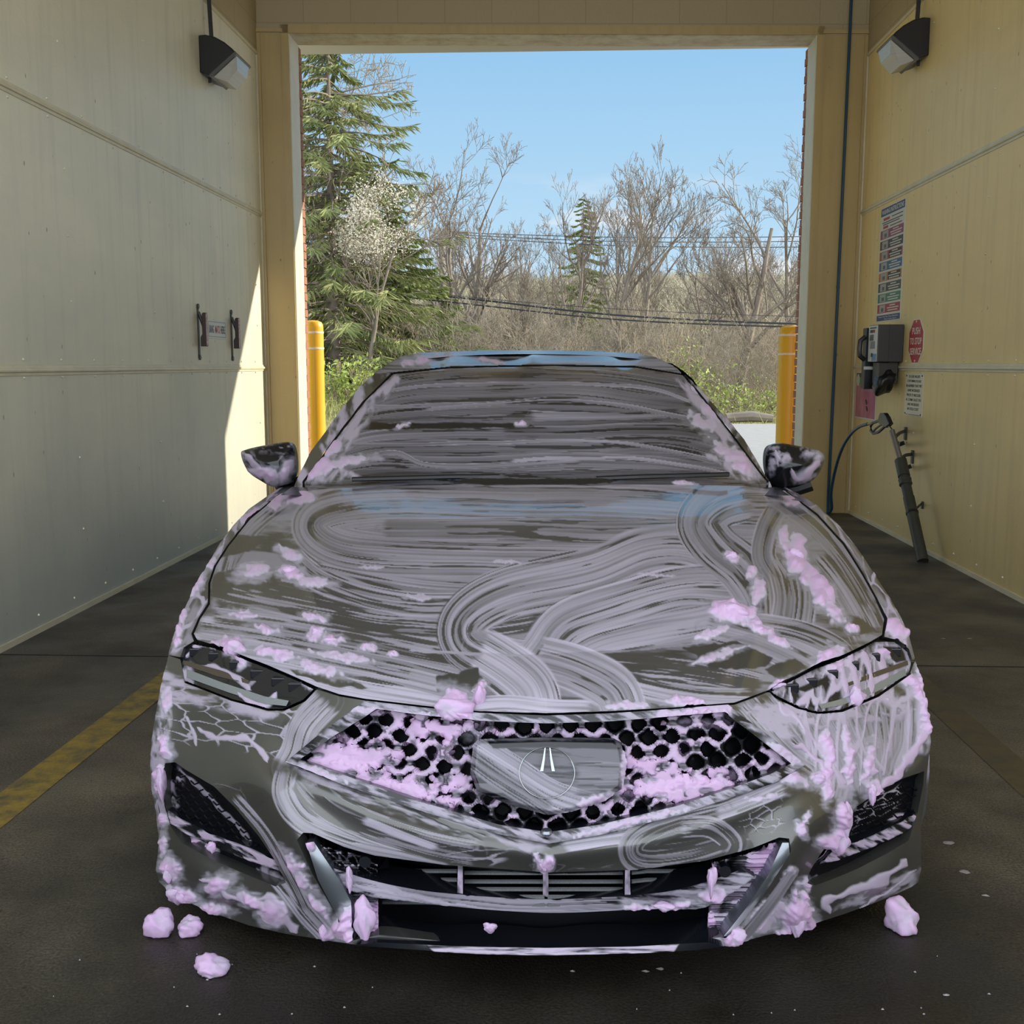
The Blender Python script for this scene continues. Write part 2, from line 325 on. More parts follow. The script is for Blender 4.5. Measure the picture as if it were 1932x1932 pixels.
# ------------------------------------------------------------------ outside ground
def gz(x, y):
    """height of the ground outside"""
    d = max(0, y-25.5); 
    h = 0
    if x < -2: h += .75*min(1, max(0, (-2.5-x)/5))*min(1, max(0, (y-16)/6))
    if y > 25.5: h += -.3*min(1, d/6)
    if y > 60: h += (y-60)*.085 + 2.2*math.sin(x*.035+1.0)*min(1, (y-60)/40)
    return h
gv = []; gf = []; xs = np.arange(-70, 71, 2.0); ys = np.concatenate([np.arange(10.5, 40, .8), np.arange(40, 190, 5)])
for y in ys:
    for x in xs: gv.append((x, y, gz(x, y)-.03+(.05*math.sin(x*3.1+y*1.7) if (y > 25.6 or (x < -2.5 and y > 16)) else 0)))
nx = len(xs)
for j_ in range(len(ys)-1):
    for i in range(nx-1): gf.append((j_*nx+i, j_*nx+i+1, (j_+1)*nx+i+1, (j_+1)*nx+i))
GRASS = mat('dry_grass_ground', (.26, .22, .10), .9, noise=(2.2, .9, (.16, .20, .05)), bump=(12, 1))
struct(mesh_obj('ground', gv, gf, GRASS))
ROAD = mat('pale_asphalt', (.34, .33, .31), .75, noise=(6, .5, (.26, .25, .24)), bump=(60, .4))
b = MB(); b.add([(-2.2, 10.3, .01), (40, 10.3, .01), (60, 25.2, .01), (0.0, 25.2, .01), (-2.6, 17.5, .01)], [(0, 1, 2, 3, 4)]); struct(b.build('road', ROAD))

# ================================================================== THE CAR
# ---- smooth surface through measured points (thin plate spline of depth over the frontal view)
SIL = [(1.79, .895), (1.50, .882), (1.29, .855), (1.09, .818), (.955, .78), (.825, .74), (.725, .70), (.65, .667), (.592, .62), (.533, .56), (.48, .505), (.447, .438), (.445, .378), (.45, .31), (.472, .225), (.475, .15), (.46, .10)]
HOODP = [(0,.13,.618),(0,.165,.652),(0,.30,.694),(0,.45,.755),(0,.6,.812),(0,.75,.862),(0,.9,.900),(0,1.05,.926),(0,1.2,.944),(0,1.4,.963),
 (.2,.15,.62),(.2,.21,.662),(.2,.32,.697),(.2,.6,.810),(.2,.75,.859),(.2,.9,.897),(.2,1.05,.924),(.2,1.2,.942),(.2,1.4,.961),
 (.4,.20,.622),(.4,.25,.66),(.4,.36,.70),(.4,.65,.808),(.4,.8,.856),(.4,.95,.893),(.4,1.1,.919),(.4,1.25,.938),(.4,1.43,.957),
 (.525,.28,.615),(.56,.34,.655),(.57,.45,.70),(.57,.7,.798),(.57,.85,.842),(.57,1.0,.880),(.58,1.15,.906),(.58,1.3,.930),(.60,1.48,.950),
 (.75,.43,.632),(.75,.52,.69),(.75,.75,.765),(.76,1.0,.828),(.77,1.3,.897),(.78,1.58,.94),
 (.88,.54,.64),(.88,.65,.69),(.88,.85,.76),(.885,1.1,.828),(.89,1.4,.885),(.89,1.75,.915)]
BUMPP = [(0,.13,.618),(0,.10,.55),(0,.06,.47),(0,.01,.40),(0,0,.36),(0,.02,.30),(0,.05,.24),(0,.05,.18),(0,.03,.133),
 (.25,.155,.62),(.25,.08,.47),(.25,.03,.37),(.25,.03,.30),(.25,.07,.22),(.25,.05,.125),
 (.4,.20,.622),(.4,.12,.48),(.4,.07,.37),(.4,.07,.28),(.4,.085,.2),(.4,.09,.12),
 (.56,.27,.60),(.577,.2,.48),(.57,.14,.37),(.55,.13,.27),(.53,.15,.17),(.51,.17,.10),
 (.75,.40,.61),(.75,.31,.48),(.75,.27,.36),(.74,.29,.25),(.72,.29,.12),
 (.88,.54,.62),(.88,.43,.48),(.88,.38,.37),(.88,.38,.24),(.86,.38,.115)]
CABP = [(0,1.40,.955),(0,1.6,1.06),(0,1.85,1.18),(0,2.1,1.29),(0,2.3,1.36),(0,2.5,1.40),(0,2.7,1.416),
 (.35,1.43,.95),(.35,1.63,1.055),(.35,1.88,1.175),(.35,2.12,1.28),(.35,2.32,1.35),(.35,2.5,1.385),(.38,2.68,1.405),
 (.6,1.52,.945),(.58,1.75,1.06),(.55,2.0,1.17),(.53,2.2,1.265),(.5,2.36,1.335),(.5,2.5,1.37),(.48,2.65,1.405),
 (.80,1.70,.935),(.775,1.80,1.02),(.755,1.95,1.085),(.735,2.10,1.148),(.70,2.24,1.215),(.665,2.38,1.30),(.635,2.46,1.335),(.585,2.54,1.37),(.52,2.62,1.402)]
class TPS:
    def __init__(s, pts, sil=None, mod=None):
        P = [p for p in pts]
        if sil: P = P+[(.96, y, z) for y, z in sil]
        P = np.array(P+[(-a, b, c) for a, b, c in P if a > 0]); u, v = car_px(P); s.u = u/500; s.v = v/500
        n = len(P); K = s.ker(s.u[:, None]-s.u[None], s.v[:, None]-s.v[None])+np.eye(n)*2e-4
        A = np.zeros((n+3, n+3)); A[:n, :n] = K; A[:n, n] = 1; A[:n, n+1] = s.u; A[:n, n+2] = s.v; A[n:, :n] = A[:n, n:].T
        s.w = np.linalg.solve(A, np.concatenate([P[:, 1], [0, 0, 0]])); s.mod = mod
    @staticmethod
    def ker(a, b): r = a*a+b*b; return .5*r*np.log(r+1e-12)
    def __call__(s, px, py):
        out = np.empty(len(px)); n = len(s.u)
        for i in range(0, len(px), 20000):
            a = px[i:i+20000]/500; b = py[i:i+20000]/500
            out[i:i+20000] = s.ker(a[:, None]-s.u, b[:, None]-s.v)@s.w[:n]+s.w[n]+s.w[n+1]*a+s.w[n+2]*b
        return out+(s.mod(px, py) if s.mod else 0)
def inpoly(px, py, poly):
    c = np.zeros(len(px), bool); n = len(poly)
    for i in range(n):
        x0, y0 = poly[i]; x1, y1 = poly[(i+1) % n]
        if y0 == y1: continue
        k = ((y0 > py) != (y1 > py)) & (px < (x1-x0)*(py-y0)/(y1-y0)+x0); c ^= k
    return c
def nearest(px, py, poly, closed=True):
    """distance to an outline, the nearest point on it, signed side and arc length"""
    best = np.full(len(px), 1e9); bx = px.copy(); by = py.copy(); bs = np.zeros(len(px)); sg = np.zeros(len(px)); L = 0
    n = len(poly)
    for i in range(n if closed else n-1):
        x0, y0 = poly[i]; x1, y1 = poly[(i+1) % n]; dx, dy = x1-x0, y1-y0; l2 = dx*dx+dy*dy
        if l2 < 1e-9: continue
        t = np.clip(((px-x0)*dx+(py-y0)*dy)/l2, 0, 1); qx = x0+t*dx; qy = y0+t*dy; d = np.hypot(px-qx, py-qy); k = d < best
        best[k] = d[k]; bx[k] = qx[k]; by[k] = qy[k]; bs[k] = (L+t*math.sqrt(l2))[k]; sg[k] = np.sign((px-x0)*dy-(py-y0)*dx)[k]; L += math.sqrt(l2)
    return best, bx, by, bs, sg
def sstep(a, b, x): t = np.clip((x-a)/(b-a), 0, 1); return t*t*(3-2*t)
def crv(pts, n=8, closed=False):
    """Catmull-Rom through points"""
    P = [np.array(p, float) for p in pts]; out = []; m = len(P)
    for i in range(m if closed else m-1):
        g = (lambda k: P[k % m]) if closed else (lambda k: P[min(max(k, 0), m-1)])
        a, b, c, d = g(i-1), g(i), g(i+1), g(i+2)
        for k in range(n):
            t = k/n; out.append(.5*((2*b)+(c-a)*t+(2*a-5*b+4*c-d)*t*t+(3*b-a-3*c+d)*t**3))
    if not closed: out.append(P[-1])
    return [tuple(q) for q in out]
# ---- value noise
def h2(i, j, seed):
    a = (i.astype(np.int64)*374761393+j.astype(np.int64)*668265263+seed*1442695041) & 0xffffffff
    a = ((a ^ (a >> 13))*1274126177) & 0xffffffff
    return ((a ^ (a >> 16)) & 0xffff)/65535.0
def vn(x, y, seed=0):
    i = np.floor(x); j = np.floor(y); fx = x-i; fy = y-j; fx = fx*fx*(3-2*fx); fy = fy*fy*(3-2*fy)
    a = h2(i, j, seed); b = h2(i+1, j, seed); c = h2(i, j+1, seed); d = h2(i+1, j+1, seed)
    return (a*(1-fx)+b*fx)*(1-fy)+(c*(1-fx)+d*fx)*fy
def fbm(x, y, seed=0, o=4):
    r = 0; a = .5; t = 0
    for k in range(o): r = r+a*vn(x, y, seed+k*17); t += a; x = x*2.03+3.1; y = y*2.03+1.7; a *= .5
    return r/t
def worley(x, y, seed=0):
    i0 = np.floor(x); j0 = np.floor(y); f1 = np.full(x.shape, 9.); f2 = f1.copy()
    for di in (-1, 0, 1):
        for dj in (-1, 0, 1):
            i = i0+di; j = j0+dj; d = np.hypot(i+h2(i, j, seed)-x, j+h2(i, j, seed+5)-y)
            k = d < f1; f2 = np.where(k, f1, np.minimum(f2, d)); f1 = np.where(k, d, f1)
    return f1, f2
# ---- foam laid on a surface: c = how much of the paint it hides, h = thickness in mm
class Foam:
    def __init__(s, x, y): s.x = x; s.y = y; s.c = np.zeros(len(x)); s.h = np.zeros(len(x))
    def near(s, pts, pad):
        a = np.array(pts); return np.where((s.x > a[:, 0].min()-pad) & (s.x < a[:, 0].max()+pad) & (s.y > a[:, 1].min()-pad) & (s.y < a[:, 1].max()+pad))[0]
    def stroke(s, pts, w, dens=.55, holes=.3, seed=1, rep=1.0, fine=1.0, warp=1.0):
        """a wiped swath: long bristle streaks with paint showing in stretched gaps"""
        P = crv(pts, 8); k = s.near(P, w*.7)
        if not len(k): return s
        x, y = s.x[k], s.y[k]; d, _, _, t, sg = nearest(x, y, P, False)
        a = d*sg+warp*9*(fbm(t/160, d*sg/60, seed+3, 2)-.5); L = sum(math.hypot(P[i+1][0]-P[i][0], P[i+1][1]-P[i][1]) for i in range(len(P)-1))
        hw = w*.5; edge = sstep(1.0, .86, np.abs(a)/hw+.12*(vn(t/45, a*0, seed+9)-.5))
        edge = edge*sstep(-2, 14, t+10*vn(a/5, t*0, seed+2)-6)*sstep(-2, 14, L-t+10*vn(a/5, t*0, seed+4)-6)
        st = .52*vn(a/(2.3*fine), t/240, seed)+.28*vn(a/(5.5*fine), t/260, seed+21)+.2*vn(a/(15*fine), t/300, seed+33)
        st = np.clip((st-.5)*2.3+.5, 0, 1)
        big = fbm(t/150, a/22, seed+51, 2)
        c = dens*(.50+.68*st)+.25*(big-.5)
        g = vn(t/95, a/4.2, seed+61)*.55+vn(t/34, a/3, seed+71)*.25+.2*vn(t/140, a/16, seed+75); gap = sstep(.80-holes*.50, .80-holes*.50+.045, g*(.62+.5*(1-st))+.10)
        c = np.clip(c, .06, 1)*(1-.93*gap); hh = (.2+1.3*st*dens)*(1-gap)
        rim = np.exp(-((np.abs(a)/hw-.93)/.06)**2)*.25*(1-gap); c = np.clip(c+rim, 0, 1); hh = hh+rim*3
        m = edge*rep; s.c[k] = s.c[k]*(1-m)+c*m; s.h[k] = s.h[k]*(1-m)+hh*m
        return s
    def blob(s, cx, cy, rx, ry, ang=0, H=9, seed=1, rough=.45, full=1.0, sharp=.25):
        """a thick dollop with an uneven rim"""
        k = s.near([(cx, cy)], max(rx, ry)*1.7)
        if not len(k): return s
        sc = min(rx, ry); q = sc*.9+5; X = s.x[k]; Y = s.y[k]
        x = X-cx+sc*1.5*(fbm(X/q+seed, Y/q, seed+31, 3)-.5)+5*(fbm(X/7, Y/7, seed+41, 2)-.5); y = Y-cy+sc*1.3*(fbm(X/q, Y/q+seed, seed+32, 3)-.5)+5*(fbm(X/7+3, Y/7, seed+42, 2)-.5)
        ca, sa = math.cos(math.radians(ang)), math.sin(math.radians(ang)); u = (x*ca+y*sa)/rx; v = (-x*sa+y*ca)/ry
        r = np.hypot(u, v)
        wx = s.x[k]/(sc+4); wy = s.y[k]/(sc+4); r0 = r; r = r+rough*(fbm(wx*.9+seed, wy*.9, seed, 2)-.5)*2.2+.05*(vn(s.x[k]/6, s.y[k]/6, seed+8)-.5)
        m = sstep(1.0+sharp*.5, 1.0-sharp*.5, r); dome = np.clip(1-r*r, 0, 1)**.75; halo = sstep(1.75, .95, r0+.7*(fbm(s.x[k]/16, s.y[k]/7, seed+4, 3)-.5))*(.25+.6*fbm(s.x[k]/24, s.y[k]/5, seed+6, 2))
        f1, f2 = worley(wx*1.1, wy*1.1+seed, seed+2); lump = 1.35*(1.15-.75*f1)*(.7+.6*fbm(wx*2, wy*2, seed+3, 2))
        s.c[k] = np.maximum(np.maximum(s.c[k], halo*full), m*full); s.h[k] = np.maximum(s.h[k], np.maximum(H*dome*lump, halo*.9)); return s
    def strand(s, pts, w, c=.9, h=3, seed=1, wob=4):
        P = crv(pts, 6); k = s.near(P, w*2+wob*2)
        if not len(k): return s
        x = s.x[k]+wob*2*(fbm(s.x[k]/22, s.y[k]/22, seed, 2)-.5); y = s.y[k]+wob*2*(fbm(s.x[k]/22+9, s.y[k]/22+4, seed+1, 2)-.5)
        d, _, _, t, _ = nearest(x, y, P, False); L = sum(math.hypot(P[i+1][0]-P[i][0], P[i+1][1]-P[i][1]) for i in range(len(P)-1))
        ww = w*.5*(.45+1.1*vn(t/16, t*0, seed+3))*sstep(0, 12, t+3)*sstep(0, 12, L-t+3); q = d/np.maximum(ww, .4)
        m = sstep(1.25, .75, q); s.c[k] = np.maximum(s.c[k], m*c); s.h[k] = np.maximum(s.h[k], h*np.sqrt(np.clip(1-q*q, 0, 1))); return s
    def web(s, poly, cell=(38, 26), ang=0, w=.12, c=.8, h=2, seed=1, soft=.3, amount=1.0):
        """lacy film: strands around open cells"""
        k = s.near(poly, 25)
        if not len(k): return s
        x, y = s.x[k], s.y[k]; ins = inpoly(x, y, poly); d = nearest(x, y, poly)[0]*np.where(ins, 1, -1)
        ca, sa = math.cos(math.radians(ang)), math.sin(math.radians(ang)); u = (x*ca+y*sa)/cell[0]; v = (-x*sa+y*ca)/cell[1]
        u = u+.9*(fbm(u*.8, v*.8, seed+4, 3)-.5); v = v+.9*(fbm(u*.8+7, v*.8, seed+6, 3)-.5)
        f1, f2 = worley(u, v, seed); th = w*(.35+1.7*fbm(u*.6, v*.6, seed+9, 2)); m = sstep(th*(1+soft), th*(1-soft), f2-f1)
        m = m*sstep(-8, 8, d+22*(fbm(x/25, y/25, seed+11, 3)-.5))*sstep(.62-.5*amount, .72-.5*amount, fbm(u*.35+3, v*.35, seed+13, 2)+.05)
        s.c[k] = np.maximum(s.c[k], m*c); s.h[k] = np.maximum(s.h[k], m*h*(1-.5*f1)); return s
    def film(s, poly, c=.4, seed=1, sc=(60, 20), ang=0, thr=.35, h=.4, edge=8, contrast=1.6):
        k = s.near(poly, 20)
        if not len(k): return s
        x, y = s.x[k], s.y[k]; ins = inpoly(x, y, poly); d = nearest(x, y, poly)[0]*np.where(ins, 1, -1)
        ca, sa = math.cos(math.radians(ang)), math.sin(math.radians(ang)); u = (x*ca+y*sa)/sc[0]; v = (-x*sa+y*ca)/sc[1]
        n = fbm(u, v+.8*fbm(u*.7, v*.5, seed+5, 2), seed, 4); m = np.clip((n-thr)*contrast/.3, 0, 1)*sstep(-edge, edge, d+edge*2*(fbm(x/18, y/18, seed+1, 3)-.5))
        s.c[k] = np.maximum(s.c[k], m*c); s.h[k] = np.maximum(s.h[k], m*h); return s
    def bare(s, poly_or, rough=10, seed=1):
        k = s.near(poly_or, 20)
        if not len(k): return s
        x, y = s.x[k], s.y[k]; ins = inpoly(x, y, poly_or); d = nearest(x, y, poly_or)[0]*np.where(ins, 1, -1)
        m = sstep(-1.5, 1.5, d+rough*2*(fbm(x/20, y/12, seed, 3)-.55)); s.c[k] *= 1-m; s.h[k] *= 1-m; return s

def foam_over(m, foamcol=(.42, .405, .47), pink=(.56, .385, .585)):
    """the same foam shows on every panel: thin grey lilac film to thick pink lilac lather"""
    nt = m.node_tree; b = nt.nodes['Principled BSDF']; N = nt.nodes.new
    out = [n for n in nt.nodes if n.type == 'OUTPUT_MATERIAL'][0]
    a = N('ShaderNodeAttribute'); a.attribute_name = 'foam'; sp = N('ShaderNodeSeparateColor'); link(nt, a.outputs['Color'], sp.inputs[0])
    f = N('ShaderNodeBsdfPrincipled'); f.inputs['Roughness'].default_value = .5; f.inputs['Specular IOR Level'].default_value = .35
    f.inputs['Subsurface Weight'].default_value = .25; f.inputs['Subsurface Radius'].default_value = (1, .8, 1); f.inputs['Subsurface Scale'].default_value = .006
    x = N('ShaderNodeMix'); x.data_type = 'RGBA'; x.inputs[6].default_value = (*foamcol, 1); x.inputs[7].default_value = (*pink, 1); link(nt, sp.outputs[1], x.inputs[0]); link(nt, x.outputs[2], f.inputs['Base Color'])
    t = N('ShaderNodeTexCoord'); n = N('ShaderNodeTexNoise'); n.inputs['Scale'].default_value = 260; n.inputs['Detail'].default_value = 3; link(nt, t.outputs['Object'], n.inputs['Vector'])
    bp = N('ShaderNodeBump'); bp.inputs['Strength'].default_value = .12; bp.inputs['Distance'].default_value = .002; link(nt, n.outputs[0], bp.inputs['Height']); link(nt, bp.outputs[0], f.inputs['Normal'])
    mx = N('ShaderNodeMixShader'); link(nt, sp.outputs[0], mx.inputs[0]); link(nt, b.outputs[0], mx.inputs[1]); link(nt, f.outputs[0], mx.inputs[2]); link(nt, mx.outputs[0], out.inputs[0])
    return m
PAINT = foam_over(mat('bronze_grey_paint', (.088, .087, .080), .28, .55, coat=.8))
GLASSM = foam_over(mat('dark_windshield_glass', (.010, .011, .012), .06, 0, coat=.5))
BLK = foam_over(mat('gloss_black_trim', (.005, .006, .009), .22, 0, coat=.2))
MATTE = foam_over(mat('matt_black_grille', (.003, .003, .005), .55, spec=.15))
LAMP = foam_over(mat('smoked_lamp_lens', (.008, .009, .012), .07, 0, coat=.3, spec=.35))
CHROME = mat('bright_chrome', (.42, .46, .47), .2, 1)
SATIN = foam_over(mat('satin_silver_blade', (.28, .31, .34), .3, .9))
FOAMM = foam_over(mat('lilac_foam', (.6, .5, .62), .6))

CAR = empty('car'); CAR.matrix_world = Matrix(((EX[0], EY[0], 0, CO[0]), (EX[1], EY[1], 0, CO[1]), (0, 0, 1, 0), (0, 0, 0, 1)))
tag(CAR, 'bronze grey sedan covered in smeared pink foam, parked nose towards the viewer in the bay', 'car')

def skin(name, poly, depth, material, foam=None, holes=(), step=1.5, parent=None, skirt=.025, off=0.0, pocket=None, inner=None):
    """a body panel: the outline is measured from the front, the depth comes from the body surface"""
    P = np.array(poly); x0, y0 = P.min(0)-step; x1, y1 = P.max(0)+step
    gx = np.arange(x0, x1+step, step); gy = np.arange(y0, y1+step, step); X, Y = np.meshgrid(gx, gy); nx = len(gx); ny = len(gy)
    cxx = (X[:-1, :-1]+step/2).ravel(); cyy = (Y[:-1, :-1]+step/2).ravel(); keep = inpoly(cxx, cyy, poly)
    for h in holes: keep &= ~inpoly(cxx, cyy, h)
    keep = keep.reshape(ny-1, nx-1); X = X.ravel().copy(); Y = Y.ravel().copy()
    jj, ii = np.nonzero(keep); a = jj*nx+ii; quads = np.stack([a, a+nx, a+nx+1, a+1], 1)
    used, inv = np.unique(quads.ravel(), return_inverse=True); quads = inv.reshape(-1, 4); X = X[used]; Y = Y[used]
    cnt = np.bincount(quads.ravel(), minlength=len(used)); bd = np.where(cnt < 4)[0]
    bx = X[bd]; by = Y[bd]; best = np.full(len(bd), 1e9); qx = bx.copy(); qy = by.copy()
    for pl in [poly]+list(holes):
        d, nx_, ny_, _, _ = nearest(bx, by, pl); k = d < best; best[k] = d[k]; qx[k] = nx_[k]; qy[k] = ny_[k]
    k = best < step*1.1; X[bd[k]] = qx[k]; Y[bd[k]] = qy[k]
    D = depth(X, Y)+off
    if pocket is not None: D = D+pocket(X, Y)
    V = car_at(X, Y, D)
    F = Foam(X, Y)
    if foam: foam(F)
    # displace by foam thickness along the normal
    N = np.zeros_like(V); a, b, c, d = (V[quads[:, i]] for i in range(4)); fn = np.cross(c-a, d-b)
    for i in range(4): np.add.at(N, quads[:, i], fn)
    N /= np.maximum(np.linalg.norm(N, axis=1, keepdims=True), 1e-12)
    toc = np.array([CC[0], CC[1], CC[2]])-V; flip = np.sign((N*toc).sum(1, keepdims=True)).mean(); N = N*(1 if flip > 0 else -1)
    if flip < 0: quads = quads[:, ::-1]
    Vd = V+N*(F.h*.001)[:, None]*np.clip((N*toc).sum(1)/np.linalg.norm(toc, axis=1)*3, .3, 1)[:, None]
    fa = np.stack([F.c, np.clip(F.h/9.0, 0, 1), F.c*0, F.c*0+1], 1)
    nq = len(quads)
    if skirt:
        e = np.concatenate([quads[:, [0, 1]], quads[:, [1, 2]], quads[:, [2, 3]], quads[:, [3, 0]]]); key = np.sort(e, 1); kk = key[:, 0]*10**7+key[:, 1]
        u, ind, ct = np.unique(kk, return_index=True, return_counts=True); be = e[ind[ct == 1]]; bv = np.unique(be); mp = {int(v): len(Vd)+i for i, v in enumerate(bv)}
        dirn = -N[bv]*.6+np.array([0, .8, 0]); W = V[bv]+dirn*skirt; nb = len(bv); z = np.stack([F.c[bv]*0, F.c[bv]*0, F.c[bv]*0, F.c[bv]*0+1], 1)
        Vd = np.concatenate([Vd, V[bv]*.999+W*.001, W]); fa = np.concatenate([fa, z, z])
        sk = np.array([[mp[int(p)], mp[int(p)]+nb, mp[int(q)]+nb, mp[int(q)]] for p, q in be], int)
        quads = np.concatenate([quads, sk])
    me = bpy.data.meshes.new(name); me.vertices.add(len(Vd)); me.vertices.foreach_set('co', Vd.astype(np.float32).ravel())
    me.loops.add(len(quads)*4); me.loops.foreach_set('vertex_index', quads.astype(np.int32).ravel()); me.polygons.add(len(quads))
    me.polygons.foreach_set('loop_start', np.arange(len(quads), dtype=np.int32)*4); me.polygons.foreach_set('loop_total', np.full(len(quads), 4, np.int32)); me.update(calc_edges=True)
    at = me.attributes.new('foam', 'FLOAT_COLOR', 'POINT'); at.data.foreach_set('color', fa.astype(np.float32).ravel())
    me.materials.append(material); me.validate(); me.shade_smooth()
    try: me.set_sharp_from_angle(angle=math.radians(62))
    except Exception: pass
    o = bpy.data.objects.new(name, me); COL.objects.link(o); o.parent = parent or CAR
    return o

# ---- outlines seen from the front
L_SIL = [(510,932),(470,960),(440,992),(415,1025),(395,1060),(372,1100),(350,1145),(332,1185),(318,1230),(305,1290),(293,1350),(286,1400),(284,1450),(287,1490),(296,1540),(300,1590),(294,1640),(300,1664)]
R_SIL = [(1500,928),(1540,952),(1580,988),(1620,1038),(1650,1083),(1680,1130),(1700,1165),(1715,1200),(1725,1240),(1738,1290),(1750,1340),(1756,1400),(1751,1440),(1745,1500),(1738,1560),(1738,1640),(1733,1664)]
HL_L = [(347,1228),(362,1216),(404,1224),(445,1239),(505,1262),(556,1283),(592,1301),(573,1320),(536,1337),(505,1337),(438,1319),(371,1293),(349,1285),(344,1261)]
HL_R = [(1714,1270),(1719,1252),(1711,1230),(1687,1212),(1654,1211),(1586,1246),(1536,1264),(1485,1290),(1456,1306),(1465,1313),(1506,1334),(1543,1344),(1586,1340),(1654,1312)]
HOOD_TOP = [(530,932),(620,922),(760,917),(1010,914),(1260,914),(1400,917),(1480,926)]
HOOD_R = [(1540,972),(1590,1027),(1625,1083),(1650,1128),(1668,1168),(1664,1198),(1640,1212)]
HOOD_F = [(1586,1238),(1536,1256),(1485,1282),(1450,1302),(1385,1326),(1270,1335),(1150,1342),(1030,1346),(905,1342),(800,1332),(690,1319),(640,1310),(598,1296),(556,1277),(505,1255),(445,1232),(404,1217),(372,1207)]
HOOD_L = [(366,1196),(378,1168),(396,1140),(397,1100),(408,1068),(432,1030),(472,980)]
HOODPOLY = HOOD_TOP+HOOD_R+HOOD_F+HOOD_L
FEN_L = [(526,932),(468,980),(428,1030),(404,1068),(393,1100),(392,1138),(374,1167),(361,1196),(366,1210),(347,1222),(340,1240),(318,1236)]+L_SIL[:9][::-1]
FEN_R = [(1484,926),(1543,970),(1594,1026),(1629,1082),(1654,1127),(1673,1168),(1668,1202),(1690,1207),(1714,1224),(1722,1246),(1726,1242)]+R_SIL[:8][::-1]
GR_OUT = [(690,1322),(800,1335),(905,1345),(1030,1350),(1150,1346),(1270,1338),(1372,1330),(1440,1380),(1519,1443),(1465,1476),(1385,1503),(1284,1537),(1130,1576),(1035,1592),(940,1574),(800,1532),(650,1482),(539,1438),(605,1383)]
GR_IN = [(712,1338),(800,1350),(905,1360),(1030,1365),(1150,1361),(1270,1352),(1366,1344),(1425,1388),(1492,1441),(1455,1460),(1380,1487),(1280,1520),(1130,1556),(1035,1570),(942,1556),(805,1516),(655,1464),(566,1433),(625,1392)]
PLATE = [(905,1395),(1030,1391),(1158,1393),(1172,1401),(1179,1440),(1174,1488),(1130,1513),(1080,1531),(1035,1538),(960,1518),(900,1492),(887,1460),(893,1404)]
LOW = [(560,1585),(572,1571),(590,1572),(650,1598),(707,1614),(842,1632),(1035,1646),(1200,1641),(1330,1624),(1420,1600),(1470,1580),(1489,1582),(1492,1606),(1440,1690),(1366,1768),(1310,1772),(1200,1777),(1030,1781),(850,1777),(715,1764),(668,1774),(640,1735),(590,1650)]
SI_L = [(312,1440),(330,1438),(350,1452),(404,1484),(445,1525),(490,1580),(520,1625),(540,1665),(520,1672),(470,1652),(400,1622),(345,1592),(322,1560),(312,1520),(308,1470)]
SI_R = [(1744,1455),(1705,1468),(1667,1487),(1617,1521),(1590,1560),(1552,1605),(1530,1640),(1520,1664),(1537,1671),(1580,1655),(1620,1638),(1670,1612),(1714,1586),(1731,1534),(1742,1480)]
BUMP_BOT = [(330,1690),(400,1722),(470,1746),(540,1762),(630,1776),(668,1782),(715,1780),(800,1789),(900,1796),(1030,1798),(1200,1794),(1310,1788),(1365,1785),(1440,1766),(1510,1751),(1600,1722),(1680,1692),(1718,1674)]
BUMPPOLY = [(318,1236),(340,1244),(344,1263),(349,1289),(371,1297),(438,1323),(505,1341),(538,1341),(577,1323),(597,1301),(640,1314),(690,1322)]+GR_OUT[1:7]+[(1385,1330),(1452,1306),(1462,1317),(1504,1338),(1543,1348),(1588,1344),(1656,1316),(1716,1274),(1723,1254),(1727,1246)]+R_SIL[9:]+BUMP_BOT[::-1]+L_SIL[9:][::-1]

def bump_mod(x, y):
    """ridges and hollows of the bumper"""
    r = 0*x
    # the two pointed blades that run down beside the lower opening
    for P, a in (([(440,1420),(520,1500),(560,1590),(620,1700),(665,1780)], .045), ([(1600,1480),(1560,1530),(1505,1590),(1440,1690),(1375,1780)], .045)):
        d, _, _, t, sg = nearest(x, y, P, False); r = r-a*np.exp(-(d/42)**2)*sstep(0, 90, t)
    # crease below the headlamps
    for P in ([(300,1335),(420,1325),(540,1350),(600,1400)], [(1750,1330),(1640,1335),(1530,1360),(1470,1400)]):
        d, _, _, t, sg = nearest(x, y, P, False); r = r-.014*np.exp(-(d/26)**2)
    # shelf under the grille
    d, _, _, t, sg = nearest(x, y, [(560,1470),(700,1540),(860,1590),(1035,1618),(1200,1595),(1380,1540),(1500,1480)], False); r = r-.018*np.exp(-(d/22)**2)
    # corner winglets
    for P in ([(300,1590),(400,1660),(540,1720)], [(1740,1590),(1640,1660),(1520,1715)]):
        d, _, _, t, sg = nearest(x, y, P, False); r = r-.022*np.exp(-(d/30)**2)
    return r
def hood_mod(x, y):
    r = 0*x
    d, _, _, t, sg = nearest(x, y, [(1008,915),(1020,1080),(1030,1240),(1031,1345)], False); r = r-.006*np.exp(-d/16)
    # fold line across the nose of the hood
    d, _, _, t, sg = nearest(x, y, [(420,1150),(600,1195),(770,1226),(1000,1236),(1150,1228),(1330,1213),(1480,1184),(1640,1150)], False); r = r+.010*np.exp(-d/14)
    # long creases from the windshield corners to the lamps
    for P in ([(590,925),(560,1030),(600,1150),(650,1290)], [(1440,925),(1462,1030),(1440,1150),(1400,1300)]):
        d, _, _, t, sg = nearest(x, y, P, False); r = r-.010*np.exp(-(d/13)**2)
    return r
T_HOOD = TPS(HOODP, SIL[:9], hood_mod); T_BUMP = TPS(BUMPP, SIL[8:], bump_mod); T_CAB = TPS(CABP)

